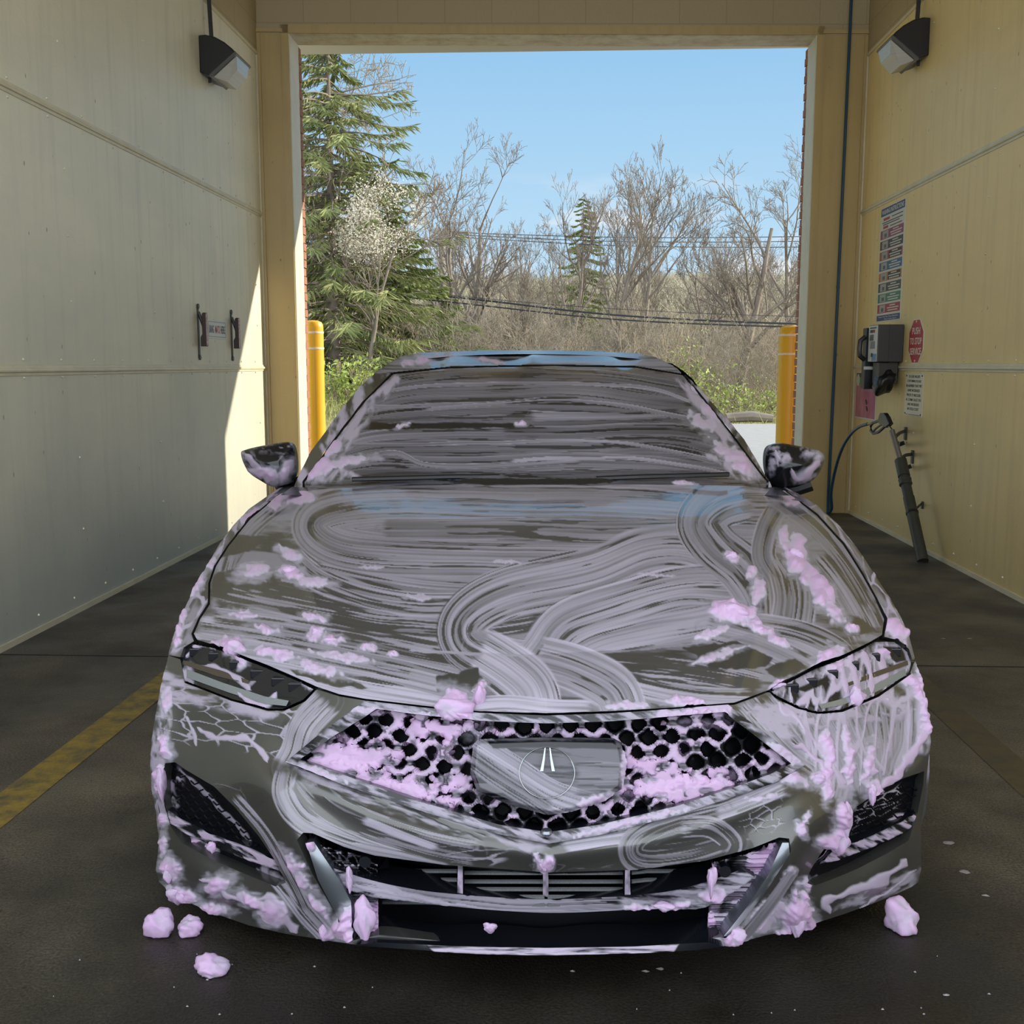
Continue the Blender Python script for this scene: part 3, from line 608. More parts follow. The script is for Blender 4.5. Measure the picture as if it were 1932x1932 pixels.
# ---- foam on the hood: the swaths a mitt left, laid one over the other
def foam_hood(F):
    F.film(HOODPOLY, .42, 3, (120, 14), 4, .30, .5)
    S = F.stroke
    S([(350,1235),(520,1262),(700,1300),(900,1335)], 90, .78, .22, 11)
    S([(370,1190),(560,1225),(750,1262),(900,1300)], 70, .74, .28, 12)
    S([(400,1145),(600,1178),(800,1215),(900,1232)], 70, .52, .55, 13)
    S([(415,1095),(560,1128),(740,1160),(920,1165),(1010,1150)], 76, .5, .6, 14)
    S([(560,1035),(620,1085),(760,1122),(920,1122),(1080,1095)], 80, .56, .35, 15)
    S([(600,1045),(800,1082),(1000,1085),(1160,1070),(1270,1060)], 56, .52, .45, 16)
    S([(1490,934),(1250,926),(900,924),(560,935)], 28, .6, .15, 17)
    S([(1460,975),(1200,968),(900,962),(700,962),(615,975),(600,1000),(660,1030),(820,1044),(1050,1048),(1280,1040)], 100, .5, .22, 18, fine=.8)
    S([(1440,1000),(1200,1003),(950,1000),(720,1000)], 44, .46, .35, 19, fine=.8)
    S([(530,935),(470,985),(430,1040),(415,1090)], 66, .45, .5, 20)
    S([(1370,1075),(1300,1040),(1220,1040),(1120,1080),(960,1118),(880,1165),(880,1215),(960,1248),(1030,1252)], 104, .6, .2, 21)
    S([(1430,1130),(1300,1120),(1180,1150),(1080,1185),(1040,1235),(1020,1262)], 120, .6, .28, 22)
    S([(1380,1160),(1240,1190),(1130,1215),(1070,1250)], 60, .62, .3, 23)
    S([(1420,935),(1360,950),(1325,985),(1350,1030),(1400,1075),(1435,1130),(1440,1190)], 96, .5, .35, 24)
    S([(1470,960),(1448,1000),(1440,1050),(1465,1100),(1470,1180)], 50, .45, .5, 25)
    S([(1490,1075),(1500,1130),(1490,1195)], 86, .5, .3, 26)
    S([(1540,1050),(1580,1100),(1620,1160),(1640,1200)], 80, .5, .45, 27)
    S([(1470,935),(1540,990),(1600,1060),(1650,1140)], 50, .35, .55, 28)
    S([(1400,1190),(1500,1205),(1570,1235),(1590,1262)], 76, .55, .3, 29)
    S([(1330,1185),(1430,1215),(1530,1262)], 50, .5, .4, 30)
    S([(1440,1300),(1320,1275),(1200,1262),(1080,1258)], 66, .52, .7, 31)
    S([(1420,1322),(1320,1318),(1180,1290),(1090,1262)], 50, .7, .3, 32)
    S([(1010,1240),(1090,1262),(1160,1300),(1180,1350)], 96, .62, .25, 33)
    S([(900,1225),(960,1262),(1000,1300),(1012,1350)], 110, .85, .05, 34)
    S([(880,1330),(950,1325),(1030,1335),(1120,1340)], 34, .9, 0, 35)
    F.bare([(822,1275),(900,1262),(915,1290),(880,1312),(860,1325),(825,1305)], 5, 3)
    F.bare([(1290,1222),(1390,1210),(1460,1240),(1445,1262),(1340,1262)], 6, 4); F.bare([(1575,1165),(1620,1160),(1650,1190),(1600,1205)], 5, 5); F.bare([(1440,1262),(1500,1240),(1525,1258),(1470,1285)], 5, 6)
    F.bare([(402,1082),(440,1075),(450,1095),(420,1130),(402,1120)], 5, 8); F.bare([(545,1262),(640,1275),(700,1300),(640,1296),(560,1275)], 4, 9); F.bare([(498,1085),(530,1078),(532,1100),(505,1108)], 4, 10)
    F.bare([(400,1025),(425,1010),(500,1012),(470,1045),(410,1055)], 6, 12)
    st = F.strand; st([(772,1227),(880,1233),(1010,1238)], 5, .7, 1, 2, 1); st([(1040,1237),(1180,1228),(1330,1212),(1470,1190)], 3, .5, 1, 3, 1)
    B = F.blob
    for q in [(548,1080,26,13,8,9,1),(475,1078,30,16,-10,6,2),(590,1098,34,9,5,4,3),(545,1045,24,9,20,5,4),(455,1160,26,9,8,6,5),(500,1185,30,9,10,7,6),(440,1222,34,22,20,12,7),(520,1235,50,12,12,7,8),(600,1262,50,9,16,5,9),
              (598,1198,16,11,0,9,10),(625,1208,22,10,5,8,11),(692,1222,16,8,0,7,12),(740,1236,9,6,0,6,13),(645,1240,60,8,8,4,15),(595,1165,22,8,10,6,16),(860,1318,34,20,20,9,19),(905,1305,10,18,15,9,20),
              (1378,1155,46,20,6,12,21),(1440,1190,60,10,34,7,22),(1340,1195,34,8,160,5,23),(1380,1053,16,10,20,9,24),(1420,1082,10,12,0,6,25),(1500,1050,22,34,-18,9,26),(1545,1110,20,56,-36,10,27),(1580,1160,14,30,-40,8,28),(1480,1010,13,18,0,5,29),
              (1560,1240,30,16,-30,8,30),(1600,1250,20,12,-20,7,31),(1290,1325,44,10,3,7,32),(1470,1296,26,9,-28,7,33),(1360,1235,50,7,-18,4,34),(1608,1188,10,9,30,8,35),(1180,1332,40,8,0,4,36),(1428,1118,12,24,10,5,37),(560,940,30,12,-8,7,38),(520,945,20,14,-30,7,39),(1490,940,24,10,30,6,40)]:
        B(q[0], q[1], q[2], q[3], q[4], q[5], q[6])
    for q in [(790,1128,30,5),(960,1060,30,3),(1240,1085,40,3),(700,1070,22,3)]: B(q[0], q[1], q[2], q[3], 3, 2, q[0], full=.8)
hood = skin('hood', HOODPOLY, T_HOOD, PAINT, foam_hood, skirt=.02)

def foam_fl(F):
    F.film(FEN_L, .45, 5, (14, 60), 30, .40, .8); F.web(FEN_L, (22, 60), 25, .10, .8, 3, 7)
    for q in [(372,1100,10,30,30,6,1),(345,1160,8,20,20,6,2),(470,975,20,10,-40,6,3),(335,1200,8,26,12,7,4),(395,1065,8,16,30,4,5)]: F.blob(*q)
def foam_fr(F):
    F.film(FEN_R, .4, 5, (14, 70), -32, .42, .8); F.web(FEN_R, (20, 60), -32, .10, .75, 3, 9)
    F.strand([(1560,1000),(1620,1080),(1660,1150),(1690,1210)], 8, .85, 3, 4); F.strand([(1600,1060),(1650,1140),(1690,1200)], 10, .85, 4, 5)
    for q in [(1690,1190,18,26,-30,9,1),(1700,1222,10,18,-20,8,2)]: F.blob(*q)
fl_ = skin('fender', FEN_L, T_HOOD, PAINT, foam_fl); fr_ = skin('fender', FEN_R, T_HOOD, PAINT, foam_fr)

# ---- bumper
def foam_bump(F):
    st, B, S, W = F.strand, F.blob, F.stroke, F.web
    # left cheek: nearly bare, a few threads
    W([(300,1250),(350,1300),(500,1350),(600,1320),(590,1400),(540,1440),(420,1400),(300,1400)], (60, 20), 10, .06, .7, 2, 4, amount=.55)
    F.film([(300,1250),(370,1300),(520,1345),(500,1360),(360,1325),(300,1320)], .75, 3, (40, 12), 8, .36, 2)
    W([(300,1400),(420,1400),(540,1440),(520,1560),(440,1500),(330,1440)], (90, 70), 30, .02, .5, 1.2, 14, amount=.35)
    st([(370,1370),(410,1395),(450,1392),(490,1412),(505,1440)], 11, .85, 3, 1, 6); st([(352,1352),(365,1380),(370,1410)], 6, .8, 2, 2)
    F.film(L_SIL[9:16]+[(318,1590),(318,1500),(312,1400),(325,1300)], .7, 6, (12, 26), 10, .42, 2.5)
    for q in [(312,1320,9,26,10,5,1),(312,1412,12,22,-10,9,3),(304,1475,13,30,0,11,4),(308,1545,8,14,0,7,5),(308,1592,7,22,5,5,6),(318,1640,18,22,-30,10,7),(345,1690,34,12,20,8,8),(410,1668,30,16,-20,9,9),(400,1715,34,10,10,7,10),(480,1700,40,14,20,9,11),(520,1725,24,26,40,7,12),(610,1758,26,14,30,10,13),(560,1650,16,40,-30,9,14),(590,1710,18,46,-34,9,15),(640,1755,20,20,0,9,16)]: B(*q)
    S([(515,1640),(550,1680),(585,1730),(620,1770)], 46, .75, .2, 6, fine=.7); S([(440,1500),(500,1570),(545,1650),(580,1720)], 20, .6, .45, 7, fine=.6)
    st([(380,1660),(410,1665),(430,1690),(470,1700),(510,1695),(545,1740),(560,1760)], 14, .9, 4, 9)
    # swirl from the grille's left corner under the grille
    S([(620,1320),(575,1370),(560,1420),(545,1450)], 60, .6, .2, 41, fine=.8)
    S([(540,1455),(535,1500),(570,1550),(650,1585),(760,1610),(850,1632)], 46, .52, .5, 42, fine=.8)
    S([(570,1465),(620,1520),(700,1560),(800,1590),(900,1610)], 60, .36, .75, 43, fine=.8)
    F.film([(545,1440),(640,1478),(800,1532),(940,1576),(1035,1594),(1000,1610),(860,1570),(700,1520),(580,1475)], .62, 9, (50, 10), 18, .36, 1.5)
    S([(830,1600),(760,1575),(680,1545)], 16, .8, .1, 44)
    W([(780,1580),(1000,1610),(1200,1600),(1360,1570),(1300,1620),(1050,1640),(860,1625)], (80, 14), -4, .10, .75, 1.5, 46, amount=.55)
    B(1028,1632,14,14,0,8,47); B(1016,1625,5,14,-20,5,48)
    S([(1060,1592),(1180,1570),(1300,1545),(1400,1515),(1480,1480)], 40, .75, .2, 49, fine=.8)
    S([(1360,1530),(1250,1560),(1200,1590),(1210,1620),(1300,1618),(1390,1590)], 60, .38, .7, 50, fine=.8)
    S([(1280,1560),(1340,1560),(1380,1590),(1370,1615)], 44, .5, .5, 51, fine=.7)
    W([(1390,1500),(1470,1500),(1480,1560),(1390,1570)], (26, 14), -20, .06, .6, 1.2, 52)
    B(1440,1505,34,5,-6,3,53); B(1512,1566,8,16,-25,6,54); B(1520,1545,5,16,30,4,55)
    # right cheek: dense runs hanging from the lamp
    for i, (x0, x1, yy) in enumerate([(1400,1540,1480),(1440,1560,1500),(1490,1580,1510),(1530,1600,1520),(1560,1625,1500),(1600,1650,1490),(1640,1665,1480),(1680,1680,1470),(1710,1690,1460)]):
        S([(x0, 1322), ((x0+x1)/2+8, 1400), (x1, 1445), (x1+(-10 if i % 2 else 6), yy)], 46, .62, .3, 60+i, fine=.9, rep=.9)
    F.film([(1385,1330),(1470,1320),(1560,1345),(1720,1280),(1735,1300),(1700,1360),(1560,1380),(1480,1400)], .75, 71, (30, 16), 20, .34, 2)
    W([(1480,1340),(1740,1290),(1756,1400),(1700,1460),(1560,1500)], (26, 110), 4, .13, .85, 3.5, 72, .6, amount=.85)
    for q in [(1740,1330,12,60,-8,9,1),(1715,1285,20,14,30,9,2),(1640,1320,26,9,0,8,3),(1560,1420,14,50,-8,7,4),(1600,1430,12,60,-4,7,5),(1640,1440,12,50,8,7,6),(1560,1470,12,40,0,9,7),(1545,1472,18,14,0,9,8),(1480,1462,40,14,20,6,9),(1650,1495,14,22,0,10,10),(1590,1545,16,36,8,15,11),(1580,1590,30,20,-20,16,12),(1600,1570,18,26,0,14,13),(1420,1430,36,34,20,14,30),(1740,1270,10,20,0,8,31)]: B(*q)
    st([(1750,1340),(1735,1400),(1700,1450),(1660,1490)], 16, .9, 6, 5, 8); st([(1500,1400),(1545,1440),(1560,1480)], 12, .9, 5, 6, 8); st([(1470,1330),(1540,1400),(1590,1480)], 12, .85, 4, 7, 8)
    # right corner
    st([(1565,1725),(1560,1700),(1600,1685),(1650,1665),(1690,1645),(1712,1620)], 13, .85, 3.5, 8, 7); st([(1620,1712),(1660,1690),(1730,1640)], 6, .8, 2, 9, 5)
    F.film([(1560,1730),(1600,1690),(1700,1650),(1735,1640),(1720,1672),(1650,1705)], .6, 77, (30, 8), -25, .42, 1)
    for q in [(1505,1735,26,30,0,15,14),(1497,1700,8,24,10,8,15),(1520,1700,7,22,-20,8,16),(1385,1770,30,16,-20,12,17),(1520,1668,12,12,0,6,18),(1470,1715,20,20,-40,4,19),(1440,1735,20,30,40,4,20),(1490,1650,14,8,-60,5,21)]: B(*q)
    S([(1500,1640),(1450,1710),(1395,1775)], 22, .5, .5, 78)
    # lip
    st([(818,1788),(950,1790),(1100,1788),(1250,1786)], 16, .9, 4, 10, 2); 
bumper = skin('front_bumper', BUMPPOLY, T_BUMP, PAINT, foam_bump, holes=[GR_OUT, LOW, SI_L, SI_R], skirt=.03)

# ---- grille
def foam_gframe(F):
    F.film(GR_OUT, .75, 4, (36, 8), 20, .42, 1.5); F.film([(1240,1325),(1380,1325),(1380,1350),(1240,1360)], .95, 6, (20, 10), 0, .2, 4)
    for q in [(720,1345,60,8,6,4,1),(800,1352,60,7,6,4,2),(1320,1345,70,9,-4,7,3),(1480,1420,34,10,38,4,4),(590,1455,60,8,18,3,5),(1200,1548,120,7,-14,4,6),(862,1345,44,16,20,12,7)]: F.blob(*q)
def frame_mod(x, y): return -.012+0*x
skin('grille_frame', GR_OUT, T_BUMP, BLK, foam_gframe, holes=[GR_IN], off=-.010, skirt=.06)
cells = []
for r_, (yc) in enumerate(range(1352, 1580, 27)):
    for c_ in range(-14, 15):
        xx = 1033+c_*43+(21 if r_ % 2 else 0); bend = ((xx-1033)/480)**2*-34+((xx-1033)/480)**4*6
        cells.append((xx+random.uniform(-3, 3), yc+bend+random.uniform(-2, 2)+18))
cells = np.array(cells)
def cell_d(x, y):
    best = np.full(len(x), 9.); idx = np.zeros(len(x), int); xw = x+9*(fbm(x/24, y/24, 91, 2)-.5); yw = y+8*(fbm(x/24+5, y/24, 92, 2)-.5)
    for i, (cx_, cy_) in enumerate(cells):
        d = (np.abs((xw-cx_)/21.5)**1.6+np.abs((yw-cy_)/21)**1.6)**(1/1.6); k = d < best; best[k] = d[k]; idx[k] = i
    return best, idx
def choke(x, y):
    g = lambda a, b, c, d: np.exp(-((x-a)/c)**2-((y-b)/d)**2)
    f = .22*sstep(900, 800, x)+g(720, 1490, 130, 34)+g(640, 1440, 70, 18)+g(1300, 1480, 150, 26)+.8*g(1210, 1440, 60, 14)+.9*g(830, 1375, 70, 12)+.8*g(1270, 1365, 90, 9)-.9*g(1180, 1380, 190, 22)-g(1035, 1548, 170, 24)-1.2*g(1410, 1400, 40, 50)-.6*g(690, 1375, 70, 16)
    n = fbm(x/34, y/22, 77, 3)-.5; return f+1.7*n
def grille_pocket(x, y):
    d, i = cell_d(x, y); fl = sstep(.38, .60, choke(x, y))
    return .018+.045*sstep(.80, .64, d)*(1-fl)
def foam_grille(F):
    d, i = cell_d(F.x, F.y); rnd = h2(i, i*0, 5)
    f = choke(F.x, F.y); n = fbm(F.x/26, F.y/20, 78, 3); fl = sstep(.36, .52, f)
    lvl = .80-.25*np.clip(f+.35, -1, 1)-.35*(rnd-.5)-.5*(n-.5); m = np.maximum(sstep(lvl-.06, lvl+.06, d), fl)
    F.c = np.maximum(F.c, m*(.75+.25*n)); F.h = np.maximum(F.h, m*(2.5+5.5*n)*np.maximum(sstep(.2, .6, d), fl)+fl*7*fbm(F.x/40, F.y/18, 31, 3))
    # the small blades between the cells, half wiped clean
    cc = cells[(h2(np.arange(len(cells)), np.arange(len(cells))*0, 3) > .35)]
    for cx_, cy_ in cc:
        q = np.hypot((F.x-cx_-21.5)/14, (F.y-cy_)/6.5); kk = q < 1.3; F.c[kk] = F.c[kk]*(1-.72*sstep(1., .75, q[kk])*(.5+vn(F.x[kk]/9, F.y[kk]/2, 6))); F.h[kk] = F.h[kk]*(1-.7*sstep(1.15, .9, q[kk]))
    # clean edges of the honeycomb blades show in places
    e = sstep(.55, .62, fbm(F.x/30+9, F.y/22, 12, 2))*sstep(.10, .05, np.abs(d-.92)); F.c *= 1-.75*e; F.h *= 1-.6*e
    F.blob(760,1495,90,18,14,9,3); F.blob(1290,1480,120,16,-8,9,4); F.blob(655,1440,60,12,6,8,5); F.blob(880,1365,30,18,10,9,6); F.blob(1330,1365,40,8,0,6,8)
grille = skin('grille', GR_IN, T_BUMP, MATTE, foam_grille, pocket=grille_pocket, step=1.9, skirt=.05, holes=[])
def plate_off(x, y):
    d = nearest(x, y, PLATE)[0]; return -.022+.016*sstep(9, 0, d)
def foam_plate(F):
    F.film(PLATE, .24, 4, (120, 7), 3, .36, .3, 2); F.stroke([(880,1400),(960,1450),(1040,1500),(1130,1530)], 60, .62, .15, 5, fine=.6); F.stroke([(890,1430),(960,1480),(1040,1535)], 40, .36, .3, 6, fine=.6)
    F.stroke([(1080,1470),(1180,1472)], 70, .36, .3, 7, rep=.8, fine=.6); F.bare([(920,1398),(1160,1396),(1165,1412),(930,1412)], 3, 3)
    F.blob(1130,1508,40,9,-14,5,2); F.blob(1178,1450,6,40,0,5,3)
plate = skin('emblem_panel', PLATE, lambda x, y: T_BUMP(x, y)+plate_off(x, y), BLK, foam_plate, parent=CAR, skirt=.05, step=2.0)
plate.parent = grille
# the round emblem with its caliper shaped mark, seen under the smears
def on_body(px, py, off, T=None): 
    D = (T or T_BUMP)(np.array([px], float), np.array([py], float))[0]+off; return car_at(px, py, D)
em = MB()
ring = [on_body(1032+52*math.cos(a), 1458+48*math.sin(a), -.027) for a in np.linspace(0, 2*math.pi, 49)]
em.tube(ring, .0010, 6, False)
for s in (-1, 1):
    pts = [(1033+s*3.5, 1411), (1033+s*5.5, 1411), (1033+s*9, 1432), (1033+s*14, 1455), (1033+s*8, 1455), (1033+s*5, 1432)]
    a = [on_body(x, y, -.026) for x, y in pts]; b_ = [on_body(x, y, -.033) for x, y in pts]
    em.add(a+b_, [(0,1,2,3,4,5)[::-1], (6,7,8,9,10,11)]+[(i, (i+1) % 6, 6+(i+1) % 6, 6+i) for i in range(6)])
emb = em.build('emblem', CHROME, CAR, True); emb.parent = grille; emb['label'] = 'round chrome emblem behind the smeared panel'
cap = MB(); cp = on_body(1031, 1570, -.018); cap.lathe([(0.001, -.006), (.010, -.005), (.013, 0), (.010, .005), (.001, .006)], tuple(cp), 16); o = cap.build('camera_cover', SATIN, CAR, True)

# ---- head lamps
def foam_hll(F):
    F.strand([(349,1240),(372,1218),(395,1216),(405,1224)], 10, .9, 4, 1, 4); F.strand([(372,1262),(400,1256),(440,1275),(475,1300)], 9, .85, 3, 2, 5); F.strand([(448,1278),(462,1292),(482,1285)], 12, .5, 2, 3)
    F.strand([(448,1306),(470,1322),(500,1330),(520,1308)], 11, .9, 4, 4, 4); F.blob(445,1232,20,14,30,10,5); F.strand([(445,1240),(450,1258)], 6, .9, 3, 5); F.blob(455,1250,8,12,0,5,6)
    F.film([(340,1250),(360,1250),(370,1290),(340,1285)], .8, 8, (10, 20), 0, .4, 3); F.blob(585,1292,14,7,20,5,9)
def foam_hlr(F):
    F.film(HL_R, .62, 8, (16, 44), -14, .40, 2); F.web(HL_R, (22, 60), 6, .16, .9, 4, 12, amount=.9)
    for x in (1590, 1612, 1640, 1668): F.strand([(x-14, 1225), (x-2, 1262), (x+2, 1310)], 11, .9, 5, x, 5)
    F.blob(1615,1315,16,16,0,12,3); F.blob(1672,1232,22,12,20,8,4); F.blob(1580,1258,30,9,-25,7,5); F.bare([(1660,1218),(1700,1222),(1712,1248),(1690,1250)], 3, 3); F.bare([(1500,1300),(1560,1275),(1570,1285),(1520,1305)], 3, 4)
def lamp_pocket(x, y): return .004+0*x
CLEAR = mat('clear_lamp_bar', (.30, .34, .38), .15, .6, coat=.6); AMBER = mat('lamp_reflector', (.16, .14, .12), .2, .8)
for HLP, ff, side in ((HL_L, foam_hll, -1), (HL_R, foam_hlr, 1)):
    h = skin('headlight', HLP, T_BUMP, LAMP, ff, off=.006, skirt=.03, step=2)
    # strip of daytime light along the lower edge, row of square lenses along the top
    if side < 0:
        low_ = [(352,1262),(420,1288),(500,1314),(545,1322),(540,1332),(500,1328),(430,1306),(352,1278)]; rowp = [(368,1232),(404,1240),(444,1256),(484,1273),(524,1288),(556,1298)]; bz = [(347,1246),(420,1266),(470,1284),(468,1290),(410,1276),(347,1254)]
    else:
        low_ = [(1708,1262),(1650,1292),(1590,1318),(1545,1330),(1550,1337),(1590,1330),(1652,1306),(1710,1274)]; rowp = [(1690,1232),(1650,1242),(1610,1258),(1570,1274),(1530,1290),(1495,1300)]; bz = [(1712,1246),(1650,1268),(1600,1288),(1602,1294),(1655,1276),(1714,1254)]
    for pl, mm, nm, of in ((low_, CLEAR, 'light_strip', -.002), (bz, AMBER, 'lamp_trim', -.001)):
        b = MB(); n_ = len(pl); A = [on_body(x, y, of) for x, y in pl]; B_ = [on_body(x, y, of+.012) for x, y in pl]; hn = n_//2
        f = [(i, i+1, n_-2-i, n_-1-i) for i in range(hn-1)]+[(n_+n_-1-i, n_+n_-2-i, n_+i+1, n_+i) for i in range(hn-1)]+[(i, (i+1) % n_, n_+(i+1) % n_, n_+i) for i in range(n_)]
        b.add(A+B_, f); o = b.build(nm, mm, CAR); o.parent = h
    for x, y in rowp:
        b = MB(); p = on_body(x, y, .002); b.box((p[0]-.016, p[1]+.0015, p[2]-.011), (p[0]+.016, p[1]+.02, p[2]+.011)); o = b.build('lens', LAMP, CAR, bevel=.003); o.parent = h

# ---- lower opening
def low_pocket(x, y): return .10*sstep(0, 14, nearest(x, y, LOW)[0])
def foam_low(F):
    F.film([(590,1590),(715,1620),(715,1700),(640,1680)], .45, 4, (30, 8), 35, .5, 2)
skin('lower_grille', LOW, lambda x, y: np.full(len(x), .04)+.35*np.abs((x-1033)/480)**2, MATTE, None, pocket=low_pocket, step=4, skirt=0)
RAD = mat('radiator_fins', (.20, .21, .22), .45, .3, noise=(300, .9, (.06, .06, .062), (8, 1, .4)))
def lowpt(px, py, off): return car_at(px, py, .05+.30*((px-1033)/480)**2+off)
rd = MB()
for yy in (1622, 1638, 1652, 1666, 1680):
    for a, b_ in ((716, 866), (872, 1026), (1032, 1181), (1186, 1332)):
        ps = [lowpt(x, yy+(3 if 866 < x < 1190 else 0), .07) for x in np.linspace(a, b_, 6)]; ps = [p-np.array([0, .055, 0]) for p in ps]; rd.tube(ps, .0048, 6)
rd.build('radiator_slats', RAD, CAR)
def post_foam(F): F.c[:] = np.clip(.5+1.2*(fbm(F.x/9, F.y/14, 5, 2)-.3), 0, 1); F.h[:] = 4*F.c
for x in (868, 1029, 1183):
    skin('grille_post', [(x-4, 1632), (x+5, 1632), (x+6, 1690), (x-5, 1690)], lambda a, b: T_BUMP(a, b)+.02, MATTE, post_foam, step=1.6, skirt=.05)
BARP = crv([(600,1628),(700,1660),(800,1680),(930,1692),(1030,1696),(1150,1692),(1280,1678),(1400,1640)], 5)+crv([(1425,1655),(1330,1712),(1240,1712),(1150,1718),(1030,1722),(900,1714),(760,1700),(690,1690),(640,1670)], 5)
def foam_bar(F):
    F.film(BARP, .75, 6, (70, 5), 4, .34, 1, 3); F.stroke([(680,1668),(800,1690),(930,1706),(1040,1708),(1180,1706)], 34, .6, .3, 8, fine=.6); F.strand([(620,1660),(760,1690),(900,1712)], 6, .8, 2, 9)
    F.strand([(780,1672),(870,1676),(920,1684),(1020,1688),(1110,1688)], 12, .95, 6, 3, 2); F.film([(700,1640),(640,1650),(700,1690),(860,1712),(860,1700),(760,1680)], .9, 11, (60, 5), 12, .3, 1, 2)
    for q in [(1230,1715,26,9,-6,8,1),(1280,1708,24,9,-20,8,2),(1195,1714,22,8,0,6,3),(1340,1690,26,14,0,9,4),(940,1684,70,6,3,5,5),(820,1674,44,6,3,5,6)]: F.blob(*q)
skin('crossbar', BARP, lambda a, b: T_BUMP(a, b)+.012, BLK, foam_bar, skirt=.05, step=2)
# ribbed side panels of the opening with their blades
for s in (-1, 1):
    P = [(598,1592),(640,1605),(712,1618),(714,1690),(714,1766),(700,1768),(650,1690)] if s < 0 else [(1478,1588),(1440,1602),(1342,1628),(1338,1690),(1334,1764),(1352,1766),(1430,1680)]
    rib = lambda x, y: .012*(np.sin(y*1.35)>0)+.035
    def fsp(F, s=s, P=P):
        if s < 0: F.web(P, (30, 12), 35, .10, .8, 2, 21, amount=.5); F.blob(660,1655,8,18,-10,8,3); F.blob(690,1740,26,40,10,16,4); F.blob(575,1600,18,22,0,9,5)
        else: F.film(P, .8, 8, (50, 12), -40, .40, 3); F.blob(1440,1620,34,44,35,9,3); F.blob(1410,1700,24,40,35,8,4); F.blob(1342,1735,9,34,5,8,5); F.blob(1340,1650,12,34,8,9,6)
    skin('intake_side_panel', P, lambda a, b, r=rib: T_BUMP(a, b)+r(a, b), MATTE, fsp, skirt=.04, step=1.8)
    Q = [(578,1590),(592,1588),(640,1660),(662,1700),(668,1772),(660,1775),(600,1660)] if s < 0 else [(1488,1590),(1476,1590),(1450,1650),(1410,1710),(1366,1766),(1376,1768),(1440,1690),(1490,1612)]
    def fbl(F, s=s):
        if s < 0: F.blob(584,1592,16,18,0,8,3); F.blob(655,1745,14,30,0,12,4)
        else: F.film([(1400,1600),(1495,1600),(1495,1700),(1366,1770)], .45, 3, (50, 10), -50, .45)
    skin('intake_blade', Q, lambda a, b: T_BUMP(a, b)-.004, SATIN, fbl, skirt=.05, step=1.8)
    b = MB(); c = lowpt(690 if s < 0 else 1365, 1608 if s < 0 else 1618, .0); c = on_body(690 if s < 0 else 1366, 1622 if s < 0 else 1640, .018); b.tube([(c[0], c[1]-.012, c[2]), (c[0], c[1]+.02, c[2])], .013, 18); b.build('parking_sensor', BLK, CAR, True)
# lip
LIP = [(715,1778),(860,1785),(1030,1788),(1200,1785),(1335,1778),(1366,1786),(1310,1793),(1200,1798),(1030,1802),(900,1800),(800,1793),(700,1786),(668,1783)]
def foam_lip(F): F.film([(805,1782),(1030,1784),(1280,1782),(1270,1798),(1030,1804),(820,1796)], .95, 4, (80, 6), 0, .28, 3, 2)
skin('front_lip', LIP, lambda a, b: T_BUMP(a, b)-.02, BLK, foam_lip, skirt=.08)

# ---- side intakes with their mesh
for s, P, M_ in ((-1, SI_L, [(322,1446),(350,1458),(404,1492),(445,1535),(488,1588),(504,1612),(470,1605),(420,1588),(370,1562),(330,1538),(316,1500)]), (1, SI_R, [(1740,1470),(1670,1492),(1624,1524),(1600,1560),(1610,1580),(1660,1562),(1728,1528)])):
    def fsi(F, s=s):
        if s < 0:
            F.film([(305,1440),(345,1450),(340,1530),(320,1540)], .8, 4, (14, 24), 10, .42, 4); F.strand([(320,1535),(350,1560),(400,1580),(440,1600)], 10, .8, 3, 3); F.strand([(340,1450),(390,1500),(450,1560),(500,1620)], 7, .6, 2, 4)
            F.blob(400,1597,14,10,20,9,5); F.blob(372,1585,10,7,0,8,6); F.film([(470,1600),(540,1660),(520,1672),(480,1650)], .6, 9, (20, 10), 40, .45, 2)
        else:
            F.strand([(1600,1600),(1640,1580),(1680,1555),(1728,1535)], 15, .9, 6, 3, 5); F.web([(1600,1500),(1700,1480),(1690,1560),(1610,1590)], (34, 9), -25, .07, .8, 1.5, 5, amount=.5); F.blob(1560,1600,34,14,-12,10,6); F.blob(1540,1668,14,9,0,5,7)
    skin('side_intake', P, lambda a, b: T_BUMP(a, b)+.055, MATTE, fsi, pocket=lambda x, y, P=P: -.02*sstep(9, 0, nearest(x, y, P)[0]), skirt=.02)
    me_ = MB(); A = np.array(M_); 
    for r_ in range(0, 14):
        for c_ in range(0, 16):
            cx_ = A[:, 0].min()+c_*17+(8 if r_ % 2 else 0); cy_ = A[:, 1].min()+r_*13+4
            pts = [(cx_-7, cy_-3), (cx_, cy_+4), (cx_+8, cy_+1)]
            if all(inpoly(np.array([p[0]]*1, float), np.array([p[1]], float), M_)[0] for p in pts): me_.tube([on_body(x, y, .035) for x, y in pts], .0022, 5)
    me_.build('intake_mesh', MATTE, CAR)
    BR = [(318,1528),(345,1546),(400,1573),(470,1598),(520,1622),(532,1645),(470,1624),(400,1596),(345,1569),(320,1552)] if s < 0 else [(1736,1528),(1700,1550),(1640,1578),(1572,1602),(1545,1630),(1580,1622),(1640,1600),(1705,1570),(1733,1548)]
    def fbr(F, BR=BR): F.film(BR, .9, 4, (30, 8), 25, .42, 4, 3)
    skin('intake_bar', BR, lambda a, b: T_BUMP(a, b)+.012, BLK, fbr, skirt=.03)

